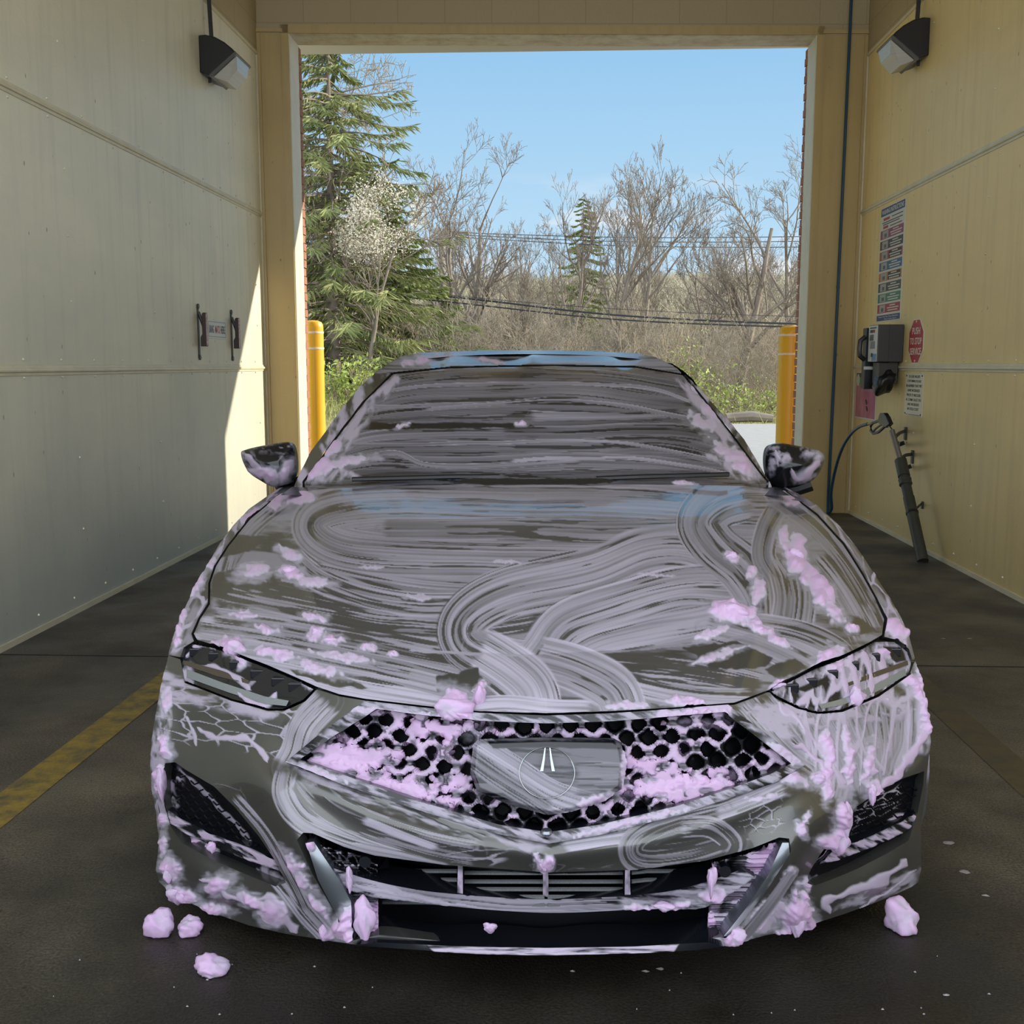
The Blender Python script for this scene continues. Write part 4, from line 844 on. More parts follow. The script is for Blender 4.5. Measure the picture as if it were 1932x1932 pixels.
# ---- windshield, pillars, roof
WS = [(575,910),(598,880),(640,822),(690,757),(742,706),(850,695),(1030,691),(1200,694),(1288,708),(1338,770),(1382,824),(1430,890),(1446,908),(1445,926),(1010,924),(575,926)]
CAB_L = [(790,666),(754,674),(737,684),(710,702),(681,728),(648,767),(619,808),(586,852),(558,910),(552,926)]
CAB_R = [(1236,674),(1270,690),(1304,718),(1342,758),(1373,792),(1404,829),(1435,882),(1452,910),(1458,926)]
ROOF = [(790,666),(900,662),(1010,661),(1120,663),(1200,667)]+CAB_R[:3]+[(1290,706),(1200,691),(1030,688),(850,692),(742,703),(706,706)]+CAB_L[:4][::-1]
APL = CAB_L[3:]+[(571,926),(571,909),(594,879),(636,821),(686,756),(738,704)]
APR = CAB_R[2:]+[(1449,926),(1450,907),(1434,889),(1386,823),(1342,769),(1292,707)]
def foam_ws(F):
    F.film(WS, .26, 3, (260, 5), 0, .30, .3, 4, 1.3)
    rows = [[(700,760),(760,725),(900,712),(1100,712),(1290,735)], [(670,790),(760,752),(900,742),(1100,742),(1300,770)], [(650,800),(760,783),(950,772),(1150,775),(1330,800)], [(660,805),(800,800),(1000,800),(1200,790),(1290,788)],
            [(640,860),(700,830),(850,822),(1050,822),(1250,815),(1350,825)], [(620,880),(700,850),(850,845),(1050,842),(1250,842),(1380,870)], [(620,890),(720,872),(850,876),(1000,872),(1200,874),(1400,895)], [(600,905),(800,897),(1000,905),(1200,900),(1420,908)]]
    for i, r in enumerate(rows): F.stroke(r, 34, .33 if i not in (3, 7) else .18, .32, 80+i, rep=.85, fine=.6)
    for r, w, d in (([(640,835),(690,815),(800,803),(1000,802)], 14, .3), ([(645,850),(680,828),(760,818),(960,816)], 22, .5), ([(1000,780),(1150,782),(1265,784),(1150,790),(1000,792)], 12, .55), ([(620,880),(740,853),(800,875),(900,880),(1100,872)], 10, .55), ([(700,745),(800,730),(1000,726),(1200,730),(1310,760)], 7, .6), ([(690,765),(900,763),(1100,755),(1300,790)], 8, .6), ([(800,770),(1000,757),(1180,768),(1350,800)], 7, .6), ([(650,842),(900,838),(1150,836),(1390,880)], 7, .6), ([(960,867),(1100,865),(1250,870),(1390,900)], 7, .6)):
        F.stroke(r, w, d, .1, int(r[0][0]), rep=.9)
    F.bare([(660,797),(860,797),(1000,799),(1010,806),(800,810),(670,812)], 3, 5); F.bare([(820,905),(950,902),(1180,902),(1150,913),(900,916)], 3, 6)
    L = F.film; L([(742,706),(775,706),(700,790),(640,880),(700,905),(575,912),(598,880),(690,757)], .85, 9, (16, 40), 32, .36, 2, 6)
    L([(1288,708),(1265,712),(1330,790),(1370,860),(1310,850),(1400,910),(1446,908),(1382,824)], .85, 10, (16, 40), -36, .34, 2, 6)
    for q in [(675,752,9,26,34,5,1),(620,850,22,14,-30,7,2),(600,885,26,18,-30,7,3),(660,870,44,8,-8,4,4),(1340,770,14,30,-40,5,5),(1330,800,30,14,30,4,6),(1400,880,30,16,40,7,7),(1370,850,40,12,32,5,8),(1310,730,14,14,-40,4,9),(985,799,10,5,0,6,10),(760,803,14,4,-25,4,11),(1290,912,20,4,5,4,12)]: F.blob(*q)
skin('windshield', WS, T_CAB, GLASSM, foam_ws, off=.004, skirt=.01)
def foam_roof(F):
    F.film(ROOF, .5, 3, (160, 3.2), 1, .42, .8, 2, 1.8)
    for q in [(800,680,18,8,0,8,1),(770,684,14,7,0,7,2),(925,681,26,4,10,5,3),(840,672,30,3,0,4,4)]: F.blob(*q)
T_CABX = T_CAB
roofp = skin('roof_front', ROOF, T_CAB, PAINT, foam_roof, skirt=.01, step=2)
def foam_ap(F):
    F.film([(500,640),(1500,640),(1500,940),(500,940)], .85, 8, (12, 30), 0, .46, 2)
skin('windshield_pillar', APL, T_CAB, PAINT, foam_ap, skirt=.02, step=1.8); skin('windshield_pillar', APR, T_CAB, PAINT, foam_ap, skirt=.02, step=1.8)

# ---- flanks, doors, cabin and tail (seen only from a step to the side)
def side_x(Y, Z):
    r = .958; r -= .16*max(0, (Y-4.3)/.62)**2.2; r -= .05*max(0, (.30-Z)/.2)**2; r -= .02*math.exp(-((Z-.62)/.07)**2); return r
def flank(name, outline, s, holes=(), material=PAINT, step=.035, foam=True):
    P = np.array(outline); gx = np.arange(P[:, 0].min(), P[:, 0].max()+step, step); gy = np.arange(P[:, 1].min(), P[:, 1].max()+step, step)
    X, Y = np.meshgrid(gx, gy); nx = len(gx); cx_, cy_ = (X[:-1, :-1]+step/2).ravel(), (Y[:-1, :-1]+step/2).ravel(); keep = inpoly(cx_, cy_, outline)
    for h in holes: keep &= ~inpoly(cx_, cy_, h)
    keep = keep.reshape(len(gy)-1, nx-1); X = X.ravel().copy(); Y = Y.ravel().copy(); jj, ii = np.nonzero(keep); a = jj*nx+ii; q = np.stack([a, a+1, a+nx+1, a+nx], 1)
    used, inv = np.unique(q.ravel(), return_inverse=True); q = inv.reshape(-1, 4); X = X[used]; Y = Y[used]; bd = np.where(np.bincount(q.ravel()) < 4)[0]
    best = np.full(len(bd), 9.); qx = X[bd].copy(); qy = Y[bd].copy()
    for pl in [outline]+list(holes):
        d, ax, ay, _, _ = nearest(X[bd], Y[bd], pl); k = d < best; best[k] = d[k]; qx[k] = ax[k]; qy[k] = ay[k]
    k = best < step*1.1; X[bd[k]] = qx[k]; Y[bd[k]] = qy[k]
    V = [(s*side_x(y, z), y, z) for y, z in zip(X, Y)]; n0 = len(V); V += [(p[0]-s*.02, p[1], p[2]) for p in V]
    f = [tuple(t) for t in q]+[tuple(t+n0)[::-1] for t in q]
    e = np.concatenate([q[:, [0, 1]], q[:, [1, 2]], q[:, [2, 3]], q[:, [3, 0]]]); kk = np.sort(e, 1)[:, 0]*100000+np.sort(e, 1)[:, 1]; u, ind, ct = np.unique(kk, return_index=True, return_counts=True)
    f += [(p, p+n0, r+n0, r) for p, r in e[ind[ct == 1]]]
    o = mesh_obj(name, V, f, material, CAR, True); o.data.set_sharp_from_angle(angle=.6)
    fa = np.zeros((len(V), 4)); yy = np.array([p[1] for p in V]); zz = np.array([p[2] for p in V]); c = np.clip((fbm(yy*9, zz*14, 4, 4)-.40)*5, 0, .8)*(zz > .35); fa[:, 0] = c*(1 if foam else 0); fa[:, 1] = .3; fa[:, 3] = 1
    at = o.data.attributes.new('foam', 'FLOAT_COLOR', 'POINT'); at.data.foreach_set('color', fa.astype(np.float32).ravel()); return o
SILc = [(y, z) for y, z in SIL][::-1]
arch = lambda yc: [(yc+.375*math.cos(a), max(.0, .335+.375*math.sin(a))) for a in np.linspace(0, 2*math.pi, 40, endpoint=False)]
topz = lambda y: float(np.interp(y, [.46,.53,.592,.725,.955,1.29,1.5,1.79,2.6,3.6,4.3,4.75,4.93], [.44,.56,.62,.70,.78,.855,.882,.895,.915,.945,.955,.93,.86]))
def seg(y0, y1, n=10): return [(y, topz(y)) for y in np.linspace(y0, y1, n)]
for s in (-1, 1):
    flank('fender_side', [(.47,.12),(.45,.3),(.447,.38),(.48,.505),(.533,.56)]+seg(.56, 1.52, 16)+[(1.50,.16)], s, [arch(.93)])
    flank('front_door', [(1.505,.16)]+[(1.525,.5)]+seg(1.527, 2.60, 8)+[(2.60,.16)], s); flank('rear_door', [(2.607,.16)]+seg(2.607, 3.50, 8)+[(3.45,.6),(3.36,.16)], s)
    flank('rear_quarter', [(3.37,.16),(3.457,.6),(3.507,.90)]+seg(3.52, 4.93, 12)+[(4.95,.7),(4.93,.3),(4.85,.2)], s, [arch(3.80)])
    flank('sill', [(1.32,.13),(3.42,.13),(3.42,.157),(1.32,.157)], s, material=BLK, step=.02, foam=False)
    for yc in (.93, 3.80):
        for nm, prof, mm in (('tire', [(.235,-.105),(.325,-.11),(.338,-.085),(.342,0),(.338,.085),(.325,.11),(.235,.105)], mat('tyre_rubber', (.012, .012, .012), .8)), ):
            w = MB(); n_ = 40; v = [(s*.84+t, yc+r*math.cos(a), .342+r*math.sin(a)) for r, t in prof for a in np.linspace(0, 2*math.pi, n_, endpoint=False)]
            w.add(v, [(i*n_+k, i*n_+(k+1) % n_, (i+1)*n_+(k+1) % n_, (i+1)*n_+k) for i in range(len(prof)-1) for k in range(n_)]+[((len(prof)-1)*n_+k, (len(prof)-1)*n_+(k+1) % n_, (k+1) % n_, k) for k in range(n_)]); tire = w.build(nm, mm, CAR, True)
        w = MB()
        for k in range(10):
            a = k*math.pi/5; w.tube([(s*.92, yc+.05*math.cos(a), .342+.05*math.sin(a)), (s*.925, yc+.24*math.cos(a+.08), .342+.24*math.sin(a+.08))], .014, 6)
        w.tube([(s*.80, yc, .342), (s*.935, yc, .342)], .055, 18)
        ringp = [(s*.90, yc+.235*math.cos(a), .342+.235*math.sin(a)) for a in np.linspace(0, 2*math.pi, 37)]; w.tube(ringp, .014, 6, False)
        w.build('rim', mat('dark_rim', (.05, .05, .055), .3, .8), CAR, True)
    b = MB(); b.box((s*.955 if s > 0 else -.985, 2.35, .80), (.985 if s > 0 else s*.955, 2.53, .825)); b.build('door_handle', PAINT, CAR, bevel=.008)
# cabin behind the pillars: ring by ring
def belt(y): return (float(np.interp(y, [1.7, 2.6, 3.6, 4.3, 4.9], [.84, .87, .86, .82, .72])), topz(y)+.012)
PIL = [(.80,1.70,.935),(.775,1.80,1.02),(.755,1.95,1.085),(.735,2.10,1.148),(.70,2.24,1.215),(.665,2.38,1.30),(.635,2.46,1.335),(.60,2.54,1.365)]
GL2 = mat('tinted_side_glass', (.012, .013, .014), .05, 0, coat=.5)
for s in (-1, 1):
    b = MB(); v = []; f = []
    for x, y, z in PIL: bx_, bz_ = belt(y); v += [(s*x, y, z), (s*bx_, y, bz_)]
    roofside = [(.60, 2.75, 1.37), (.60, 3.0, 1.365), (.59, 3.3, 1.33), (.57, 3.55, 1.27), (.56, 3.8, 1.17)]
    for x, y, z in roofside: bx_, bz_ = belt(y); v += [(s*x, y, z), (s*bx_, y, bz_)]
    for i in range(len(v)//2-1): f.append((2*i, 2*i+1, 2*i+3, 2*i+2))
    b.add(v, f); b.build('side_window', GL2, CAR)
    b = MB(); v = []
    for y in np.linspace(1.6, 4.85, 24):
        bx_, bz_ = belt(y); v += [(s*bx_, y, bz_+.002), (s*(bx_+.05), y, bz_-.002), (s*(side_x(y, .8)), y, topz(y)-.002), (s*(side_x(y, .8)-.01), y, topz(y)-.03)]
    f = [(4*i+k, 4*i+k+1, 4*i+5+k, 4*i+4+k) for i in range(23) for k in range(3)]; b.add(v, f); b.build('shoulder', PAINT, CAR, True)
stations = [(2.55, .60, 1.366, 1.405), (2.75, .60, 1.372, 1.418), (3.0, .60, 1.366, 1.415), (3.3, .59, 1.33, 1.395), (3.55, .57, 1.27, 1.355)]
rear = [(3.55, .57, 1.27, 1.353), (3.9, .56, 1.15, 1.22), (4.25, .60, 1.01, 1.05)]
deck = [(4.25, .78, .965, 1.05), (4.5, .78, .95, 1.03), (4.80, .74, .93, 1.00), (4.86, .73, .85, .93), (4.90, .72, .5, .60)]
for nm, stn, mm in (('roof', stations, PAINT), ('rear_window', rear, GL2), ('trunk_lid', deck, PAINT)):
    v = []; K = 17
    for y, w_, ze, zc in stn:
        for k in range(K): t = -1+2*k/(K-1); v.append((w_*t, y, ze+(zc-ze)*(1-abs(t)**2.4)))
    f = [(i*K+k, i*K+k+1, (i+1)*K+k+1, (i+1)*K+k) for i in range(len(stn)-1) for k in range(K-1)]
    o = mesh_obj(nm, v, f, mm, CAR, True)
b = MB(); b.box((-.80, 4.86, .25), (.80, 4.93, .86)); b.build('rear_bumper', PAINT, CAR, bevel=.03)
b = MB(); b.box((-.80, .72, .15), (.80, 4.8, .22)); b.build('underbody', BLACK, CAR)
b = MB(); b.box((-.55, .30, .22), (.55, .36, .62)); b.build('radiator_support', BLACK, CAR)
# cowl tray between hood and glass
b = MB(); 
v = []
for x in np.linspace(-.86, .86, 18): q = abs(x); v += [(x, 1.33+.24*q*q, .945-.03*q*q), (x, 1.47+.30*q*q, .945-.02*q*q)]
b.add(v, [(2*i, 2*i+1, 2*i+3, 2*i+2) for i in range(17)]); b.build('cowl', BLK, CAR)
# wipers
for x0, x1 in ((-.62, .05), (.02, .66)):
    b = MB(); b.tube([(x0, 1.48+.12*x0*x0, .975), ((x0+x1)/2, 1.47, .99), (x1, 1.50+.12*x1*x1, .99)], .008, 6); b.build('wiper', BLACK, CAR)

# ---- mirrors
def mirror(pts, back, s, ff):
    """a rounded shell: outline from the front, bulging forward"""
    P = crv(pts, 5, True); Pa = np.array(P)
    def dep(x, y): d = nearest(x, y, P)[0]; return 1.95-.10*np.sqrt(np.clip(d/34, 0, 1))*.9
    o = skin('side_mirror', P, dep, BLK, ff, skirt=0, step=1.8)
    # back shell
    b = MB(); n_ = len(P); fr = [car_at(x, y, 1.95) for x, y in P]; c = sum(fr)/n_; bk_ = [c+(q-c)*.86+np.array([0, .10, 0]) for q in fr]
    b.add(fr+bk_, [tuple(range(n_, 2*n_))]+[(i, (i+1) % n_, n_+(i+1) % n_, n_+i) for i in range(n_)]); g = b.build('mirror_glass_housing', BLACK, CAR, True); g.parent = o
    b = MB(); e_ = car_at(*back[0], 1.98); m_ = car_at(*back[1], 2.0); b.tube([e_, (e_+m_)/2+np.array([0, 0, -.004]), m_, np.array([s*.86, 2.04, .925])], [.03, .028, .026, .03], 10); g = b.build('mirror_arm', BLACK, CAR, True); g.parent = o
def fml(F):
    F.film([(450,850),(480,860),(510,900),(560,860),(560,920),(520,925),(470,900)], .85, 3, (16, 22), -40, .34, 2); F.strand([(462,860),(490,890),(520,905),(550,870)], 16, .8, 4, 3, 5); F.blob(505,895,30,12,20,6,3); F.blob(540,890,14,26,30,5,4); F.film([(470,835),(550,835),(555,850),(470,852)], .6, 6, (12, 6), 0, .5)
def fmr(F):
    F.film([(1440,838),(1555,850),(1550,862),(1490,868),(1450,900),(1440,880)], .8, 3, (14, 14), 0, .46, 2); F.film([(1556,860),(1540,905),(1500,915),(1495,900),(1530,880),(1540,850)], .95, 5, (14, 30), 40, .28, 2); F.strand([(1494,885),(1500,905),(1520,898),(1545,870)], 14, .95, 5, 5, 4); F.strand([(1465,850),(1470,880)], 7, .8, 3, 6)
mirror([(455,858),(462,849),(500,840),(540,834),(553,840),(559,870),(557,905),(535,915),(515,918),(490,906),(467,888)], [(530,912),(545,922)], -1, fml)
mirror([(1449,843),(1470,836),(1510,842),(1545,850),(1556,862),(1548,888),(1530,908),(1500,916),(1465,920),(1448,905),(1443,870)], [(1530,912),(1480,926)], 1, fmr)

# ---- separate dollops that stand off the panels
ICO = {}
def clump(center, sx, sy, sz, seed, parent=None, name='foam_clump', drip=0, res=4):
    bm = bmesh.new(); bmesh.ops.create_icosphere(bm, subdivisions=res, radius=1)
    V = np.array([v.co for v in bm.verts]); 
    n = fbm(V[:, 0]*1.6+seed*3.1+V[:, 2], V[:, 1]*1.6+seed+V[:, 2]*1.3, seed, 3)-.5; n2 = fbm(V[:, 0]*4+seed, V[:, 2]*4+V[:, 1]*3, seed+9, 3)-.5
    # a few round lobes grown together
    rs = random.Random(seed); L = [np.array([rs.uniform(-1, 1), rs.uniform(-1, 1), rs.uniform(-.4, 1)]) for _ in range(5)]
    r = .74+.45*n+.22*n2
    for l in L: l = l/np.linalg.norm(l); r = r+.22*np.exp(-((1-V@l)/.16))
    V = V*r[:, None]; V[:, 2] = np.where(V[:, 2] < -.35, -.35+(V[:, 2]+.35)*.15, V[:, 2]) if drip == 0 else V[:, 2]-drip*np.exp(-(V[:, 0]**2)/.15)*np.clip(-V[:, 2], 0, 1)
    for v, p in zip(bm.verts, V): v.co = (p[0]*sx+center[0], p[1]*sy+center[1], p[2]*sz+center[2])
    me = bpy.data.meshes.new(name); bm.to_mesh(me); bm.free(); me.shade_smooth(); me.materials.append(FOAMM)
    k = np.clip(.75+1.6*n+.8*n2, 0, 1); fa = np.stack([k*0+1, k, k*0, k*0+1], 1); at = me.attributes.new('foam', 'FLOAT_COLOR', 'POINT'); at.data.foreach_set('color', fa.astype(np.float32).ravel())
    o = bpy.data.objects.new(name, me); COL.objects.link(o)
    if parent: o.parent = parent
    return o
def px_scale(Y): return (Y-CC[1])/FPX
for i, (x, y, rx, ry, up_) in enumerate([(856,1342,40,20,.02),(905,1318,13,22,.015),(1375,1152,36,15,.012),(548,1078,20,11,.006),(1380,1052,13,9,.006),(1505,1052,15,14,.008),(440,1225,22,17,.01),(598,1196,12,9,.006),(625,1208,15,7,.006),(1608,1186,10,8,.008),(1615,1316,17,18,.012),
        (1583,1588,26,20,.02),(1597,1548,15,32,.018),(1505,1738,23,26,.02),(687,1735,24,38,.02),(1387,1770,24,15,.015),(1645,1500,11,17,.012),(1545,1470,14,10,.01),(305,1475,12,28,.012),(400,1598,10,10,.03),(660,1658,9,22,.02),(612,1758,14,13,.012),(1255,1710,22,9,.01),(740,1236,7,5,.005),(320,1648,15,14,.01),(345,1690,16,10,.01),(1342,1660,10,26,.01),(1028,1630,11,12,.008),(925,1750,17,9,-.01),(1470,1296,14,8,.006),(335,1690,24,14,.0)]):
    T = T_HOOD if y < 1340 and not (x > 1590 and y > 1200) else T_BUMP
    D = float(T(np.array([x], float), np.array([y], float))[0])-up_*.5; c = car_at(x, y, D); sc = px_scale(D)
    clump(c, rx*sc, max(rx, ry)*sc*.55, ry*sc*1.25, 20+i, CAR, drip=(.5 if y > 1440 else .0001))

# ================================================================== THINGS ON THE WALLS
def rw(px, py, off=0.0): p = on_x(px, py, XW-off); return float(p[1]), float(p[2])
def lw(px, py, off=0.0): p = on_x(px, py, -XW+off); return float(p[1]), float(p[2])
MR = lambda y, z, off=0.0: Matrix(((0, 0, -1, XW-off), (-1, 0, 0, y), (0, 1, 0, z), (0, 0, 0, 1)))
ML = lambda y, z, off=0.0: Matrix(((0, 0, 1, -XW+off), (1, 0, 0, y), (0, 1, 0, z), (0, 0, 0, 1)))
def flat(c, rough=.4): return mat('ink_%d_%d_%d' % tuple(int(v*255) for v in c), c, rough)
WHITE = flat((.62, .62, .56)); INK = flat((.02, .025, .035)); NAVY = flat((.03, .05, .16)); RED = flat((.42, .035, .035)); CREAM = flat((.68, .64, .50))
def sign(name, y0, y1, z0, z1, base, label, cat, thick=.004, group=None):
    """flat board on the right wall; y0 is its far (left) edge, y1 its near (right) edge"""
    r = empty(name, (XW, (y0+y1)/2, z0)); tag(r, label, cat, group)
    b = MB(); b.box((XW-thick, min(y0, y1), z0), (XW, max(y0, y1), z1)); b.build('board', base, r, bevel=.001); return r
def patch(name, r, y0, y1, z0, z1, m, off=.0046, t=.0006): b = MB(); b.box((XW-off-t, min(y0, y1), z0), (XW-off, max(y0, y1), z1)); return b.build(name, m, r)
def fin(r): shift_children(r); return r

# washing instruction poster
(y0, zt), (y1, zt2), (_, zb) = rw(1664, 384), rw(1710, 362), rw(1652, 607); y1 = y1
yN = rw(1704, 500)[0]; yF = rw(1659, 500)[0]; zt = 2.645; zb = rw(1675, 606)[1]
P = sign('instruction_poster', yF, yN, zb, zt, WHITE, 'tall narrow washing instructions poster with coloured bands, right wall above the payment box', 'poster')
W_ = yF-yN; H_ = zt-zb
patch('header_band', P, yF-.01, yN+.01, zt-.075*H_, zt-.008, NAVY); text_fit('heading', 'WASHING INSTRUCTIONS', .90*W_, .040*H_, WHITE, P, MR((yF+yN)/2, zt-.042*H_, .0056), bold=.01)
for fz, wd, c_ in ((.095, .2, RED), (.165, .16, RED)): patch('red_label', P, yF-.10*W_-.02, yF-.10*W_-wd*W_*1.3-.02, zt-(fz+.022)*H_, zt-fz*H_, c_)
for fz, a, b_ in ((.100, .48, .92), (.130, .08, .92), (.148, .12, .8), (.175, .42, .9)): patch('print_line', P, yF-a*W_, yF-b_*W_, zt-(fz+.008)*H_, zt-fz*H_, INK)
bands = [(.28, .06, .13), (.05, .05, .055), (.38, .07, .05), (.04, .14, .24), (.50, .20, .05), (.06, .065, .06), (.06, .22, .14), (.36, .04, .06)]
for i, c_ in enumerate(bands):
    zt_ = zt-(.20+i*.0925)*H_; zb_ = zt_-.076*H_; bo = patch('colour_band', P, yF-.03*W_, yN+.03*W_, zb_, zt_, flat(c_))
    patch('photo_square', P, yF-.12*W_, yF-.36*W_, zb_+.006, zt_-.006, flat((.33+.05*(i % 2), .36, .33)), .0052)
    patch('photo_subject', P, yF-.20*W_, yF-.30*W_, zb_+.012, zt_-.03, flat((.10, .11, .11)), .0058)
    if i in (2, 4): patch('dark_inset', P, yF-.42*W_, yN+.07*W_, zb_+.006, zt_-.006, INK, .0052)
    for k_, (a, b_) in enumerate(((.55, .78), (.45, .92), (.48, .88))): patch('print_line', P, yF-a*W_, yF-b_*W_, zt_-(.017+.021*k_)*H_-.004, zt_-(.012+.021*k_)*H_, WHITE, .0058)
patch('footer_band', P, yF-.01, yN+.01, zb+.008, zb+.058*H_, NAVY)
text_fit('footer_text', 'Please Come Again!', .5*W_, .014*H_, WHITE, P, MR((yF+yN)/2-.1*W_, zb+.020*H_, .0056)); text_fit('footer_text', 'Thank You For Your Business.', .85*W_, .013*H_, WHITE, P, MR((yF+yN)/2, zb+.043*H_, .0056)); fin(P)

# octagonal stop sign
yc, zc = rw(1729, 644); a_ = abs(rw(1715, 644)[0]-rw(1743, 644)[0])/2; hz = (rw(1729, 601)[1]-rw(1729, 687)[1])/2
O8 = empty('stop_sign', (XW, yc, zc-hz)); tag(O8, 'red octagonal push to stop service sign with white border, beside the payment box', 'sign')
def octo(nm, k_, m, off, t):
    b = MB(); pts = [(yc+sx_*a_*k_, zc+sz_*hz*k_) for sx_, sz_ in ((1, .42), (.42, 1), (-.42, 1), (-1, .42), (-1, -.42), (-.42, -1), (.42, -1), (1, -.42))]
    b.prism(pts, 0, XW-off-t, XW-off); return b.build(nm, m, O8)
octo('board', 1, CREAM, .0, .004); octo('red_face', .93, RED, .0041, .0008)
for i, s_ in enumerate(('PUSH', 'TO STOP', 'SERVICE')): text_fit('lettering', s_, [1.05, 1.55, 1.5][i]*a_, .30*hz, CREAM, O8, MR(yc, zc+(.46-.45*i)*hz, .0054), bold=.012)
for s_ in (-1, 1): b = MB(); b.tube([(XW-.004, yc, zc+s_*hz*.86), (XW-.009, yc, zc+s_*hz*.86)], .008, 8); b.build('screw', CREAM, O8)
fin(O8)

# price notice
ya, za = rw(1710, 704); yb_, zb_ = rw(1740, 788)
Nn = sign('price_notice', ya, yb_, zb_, za, CREAM, 'cream notice with nine rows of black lettering, below the red octagonal sign', 'sign', .004)
rows_ = ['TO OUR VALUED', 'CUSTOMERS, PLEASE', 'BE ADVISED THAT WE', 'HAVE INCREASED', 'PRICES TO INCLUDE', 'AL COMM. SALES TAX', 'AND INCREASES', 'IN UTILS COST']
for i, s_ in enumerate(rows_): text_fit('lettering', s_, (ya-yb_)*[.62, .76, .84, .66, .76, .84, .64, .62][i], .062*(za-zb_), INK, Nn, MR((ya+yb_)/2, za-(.075+.108*i)*(za-zb_), .005), bold=.006)
text_fit('lettering', 'THE CAR WASH MANAGEMENT', (ya-yb_)*.8, .018*(za-zb_), INK, Nn, MR((ya+yb_)/2, zb_+.035*(za-zb_), .005))
for yy in (ya-.03, yb_+.03):
    for zz in (za-.018, zb_+.018): b = MB(); b.tube([(XW-.004, yy, zz), (XW-.008, yy, zz)], .006, 8); b.build('screw', INK, Nn)
fin(Nn)

# pink poster
ya, za = rw(1616, 702); yb_, zb_ = rw(1655, 795); ya = rw(1615, 745)[0]; yb_ = rw(1654, 745)[0]
PINK = mat('pink_photo_print', (.42, .10, .18), .35, noise=(3.2, .8, (.62, .30, .36), (1, 3, 1)))
Pk = sign('foam_poster', ya, yb_, zb_, za, WHITE, 'pink advertising poster with a green banner, low on the right wall behind the hose', 'poster')
wy = ya-yb_; hh = za-zb_
patch('pink_photo', Pk, ya-.03*wy, yb_+.03*wy, zb_+.03*hh, za-.10*hh, PINK); patch('dark_heading', Pk, ya-.03*wy, yb_+.03*wy, za-.11*hh, za-.02*hh, flat((.05, .05, .05)), .005)
patch('green_banner', Pk, ya-.16*wy, yb_+.12*wy, za-.27*hh, za-.12*hh, flat((.06, .26, .14)), .005); text_fit('lettering', 'TRIPLE FOAM POLISH', .60*wy, .05*hh, flat((.05, .05, .05)), Pk, MR(ya-.56*wy, za-.19*hh, .0062))
b = MB(); b.prism([(ya-.12*wy+.07*wy*math.cos(t), za-.17*hh+.13*hh*math.sin(t)) for t in np.linspace(0, 2*math.pi, 20, endpoint=False)], 0, XW-.0068, XW-.0056); b.build('badge', WHITE, Pk)
for k_, (fy, fz) in enumerate(((.56, .63), (.60, .77))): b = MB(); b.prism([(ya-fy*wy+.05*wy*math.cos(t), za-fz*hh+.06*hh*math.sin(t+.5)) for t in np.linspace(0, 2*math.pi, 16, endpoint=False)], 0, XW-.0062, XW-.005); b.build('dark_print', flat((.05, .02, .03)), Pk)
patch('print_streak', Pk, ya-.42*wy, yb_+.05*wy, za-.40*hh, za-.385*hh, flat((.12, .30, .33)), .005); fin(Pk)

# deposit sign, partly behind the payment box
ya, za = rw(1640, 618); yb_, zb_ = rw(1661, 684)
D4 = sign('deposit_sign', ya, yb_, zb_, za, WHITE, 'white price sign with bold dark lettering, half hidden behind the payment box', 'sign'); wy = ya-yb_; hh = za-zb_
for s_, fz, sz, m_ in (('$4.00', .17, .12, INK), ('DEPOSIT', .46, .12, INK)): text_fit('lettering', s_, .84*wy, .17*hh, m_, D4, MR((ya+yb_)/2, za-fz*hh, .005), bold=.01)
patch('dark_strip', D4, ya-.04*wy, yb_+.04*wy, za-.76*hh, za-.62*hh, NAVY, .0044); text_fit('lettering', '$1.00', .5*wy, .09*hh, WHITE, D4, MR((ya+yb_)/2, za-.69*hh, .0058))
text_fit('lettering', 'IN QUARTERS', .84*wy, .11*hh, INK, D4, MR((ya+yb_)/2, za-.88*hh, .005), bold=.01); fin(D4)

# payment box
yN_, zT = rw(1707, 612); _, zB = rw(1707, 683)
PB = empty('payment_box', (XW, yN_+.12, zB)); tag(PB, 'dark grey metal payment box with a white instruction face, bolted to the right wall', 'payment box')
GREYB = mat('grey_enamel', (.034, .031, .028), .45, noise=(8, .5, (.045, .04, .036)))
dp = .20
b = MB(); b.box((XW-dp, yN_, zB), (XW-.0, yN_+.26, zT)); b.build('housing', GREYB, PB, bevel=.006)
b = MB(); b.box((XW-dp+.085, yN_-.003, zB+.004), (XW-dp+.089, yN_+.0, zT-.004)); b.build('lid_seam', INK, PB)
fx = XW-dp
def fpatch(nm, a, b_, z0, z1, m, t): q = MB(); q.box((fx-t, yN_+.26*a, zB+(zT-zB)*z0), (fx-.0004, yN_+.26*b_, zB+(zT-zB)*z1)); return q.build(nm, m, PB)
fpatch('white_face', .04, .96, .02, .98, WHITE, .003); fpatch('blue_corner', .06, .55, .03, .22, flat((.12, .25, .40)), .0036); fpatch('display', .42, .78, .58, .74, flat((.10, .12, .10)), .006)
for k_, c_ in enumerate((RED, INK, INK)): fpatch('button', .30+.18*k_, .42+.18*k_, .79, .87, c_, .007)
fpatch('card_picture', .25, .75, .36, .56, flat((.22, .23, .24)), .0036); fpatch('coin_slot', .45, .58, .14, .24, INK, .008); fpatch('title_line', .15, .85, .90, .94, INK, .0036); fin(PB)
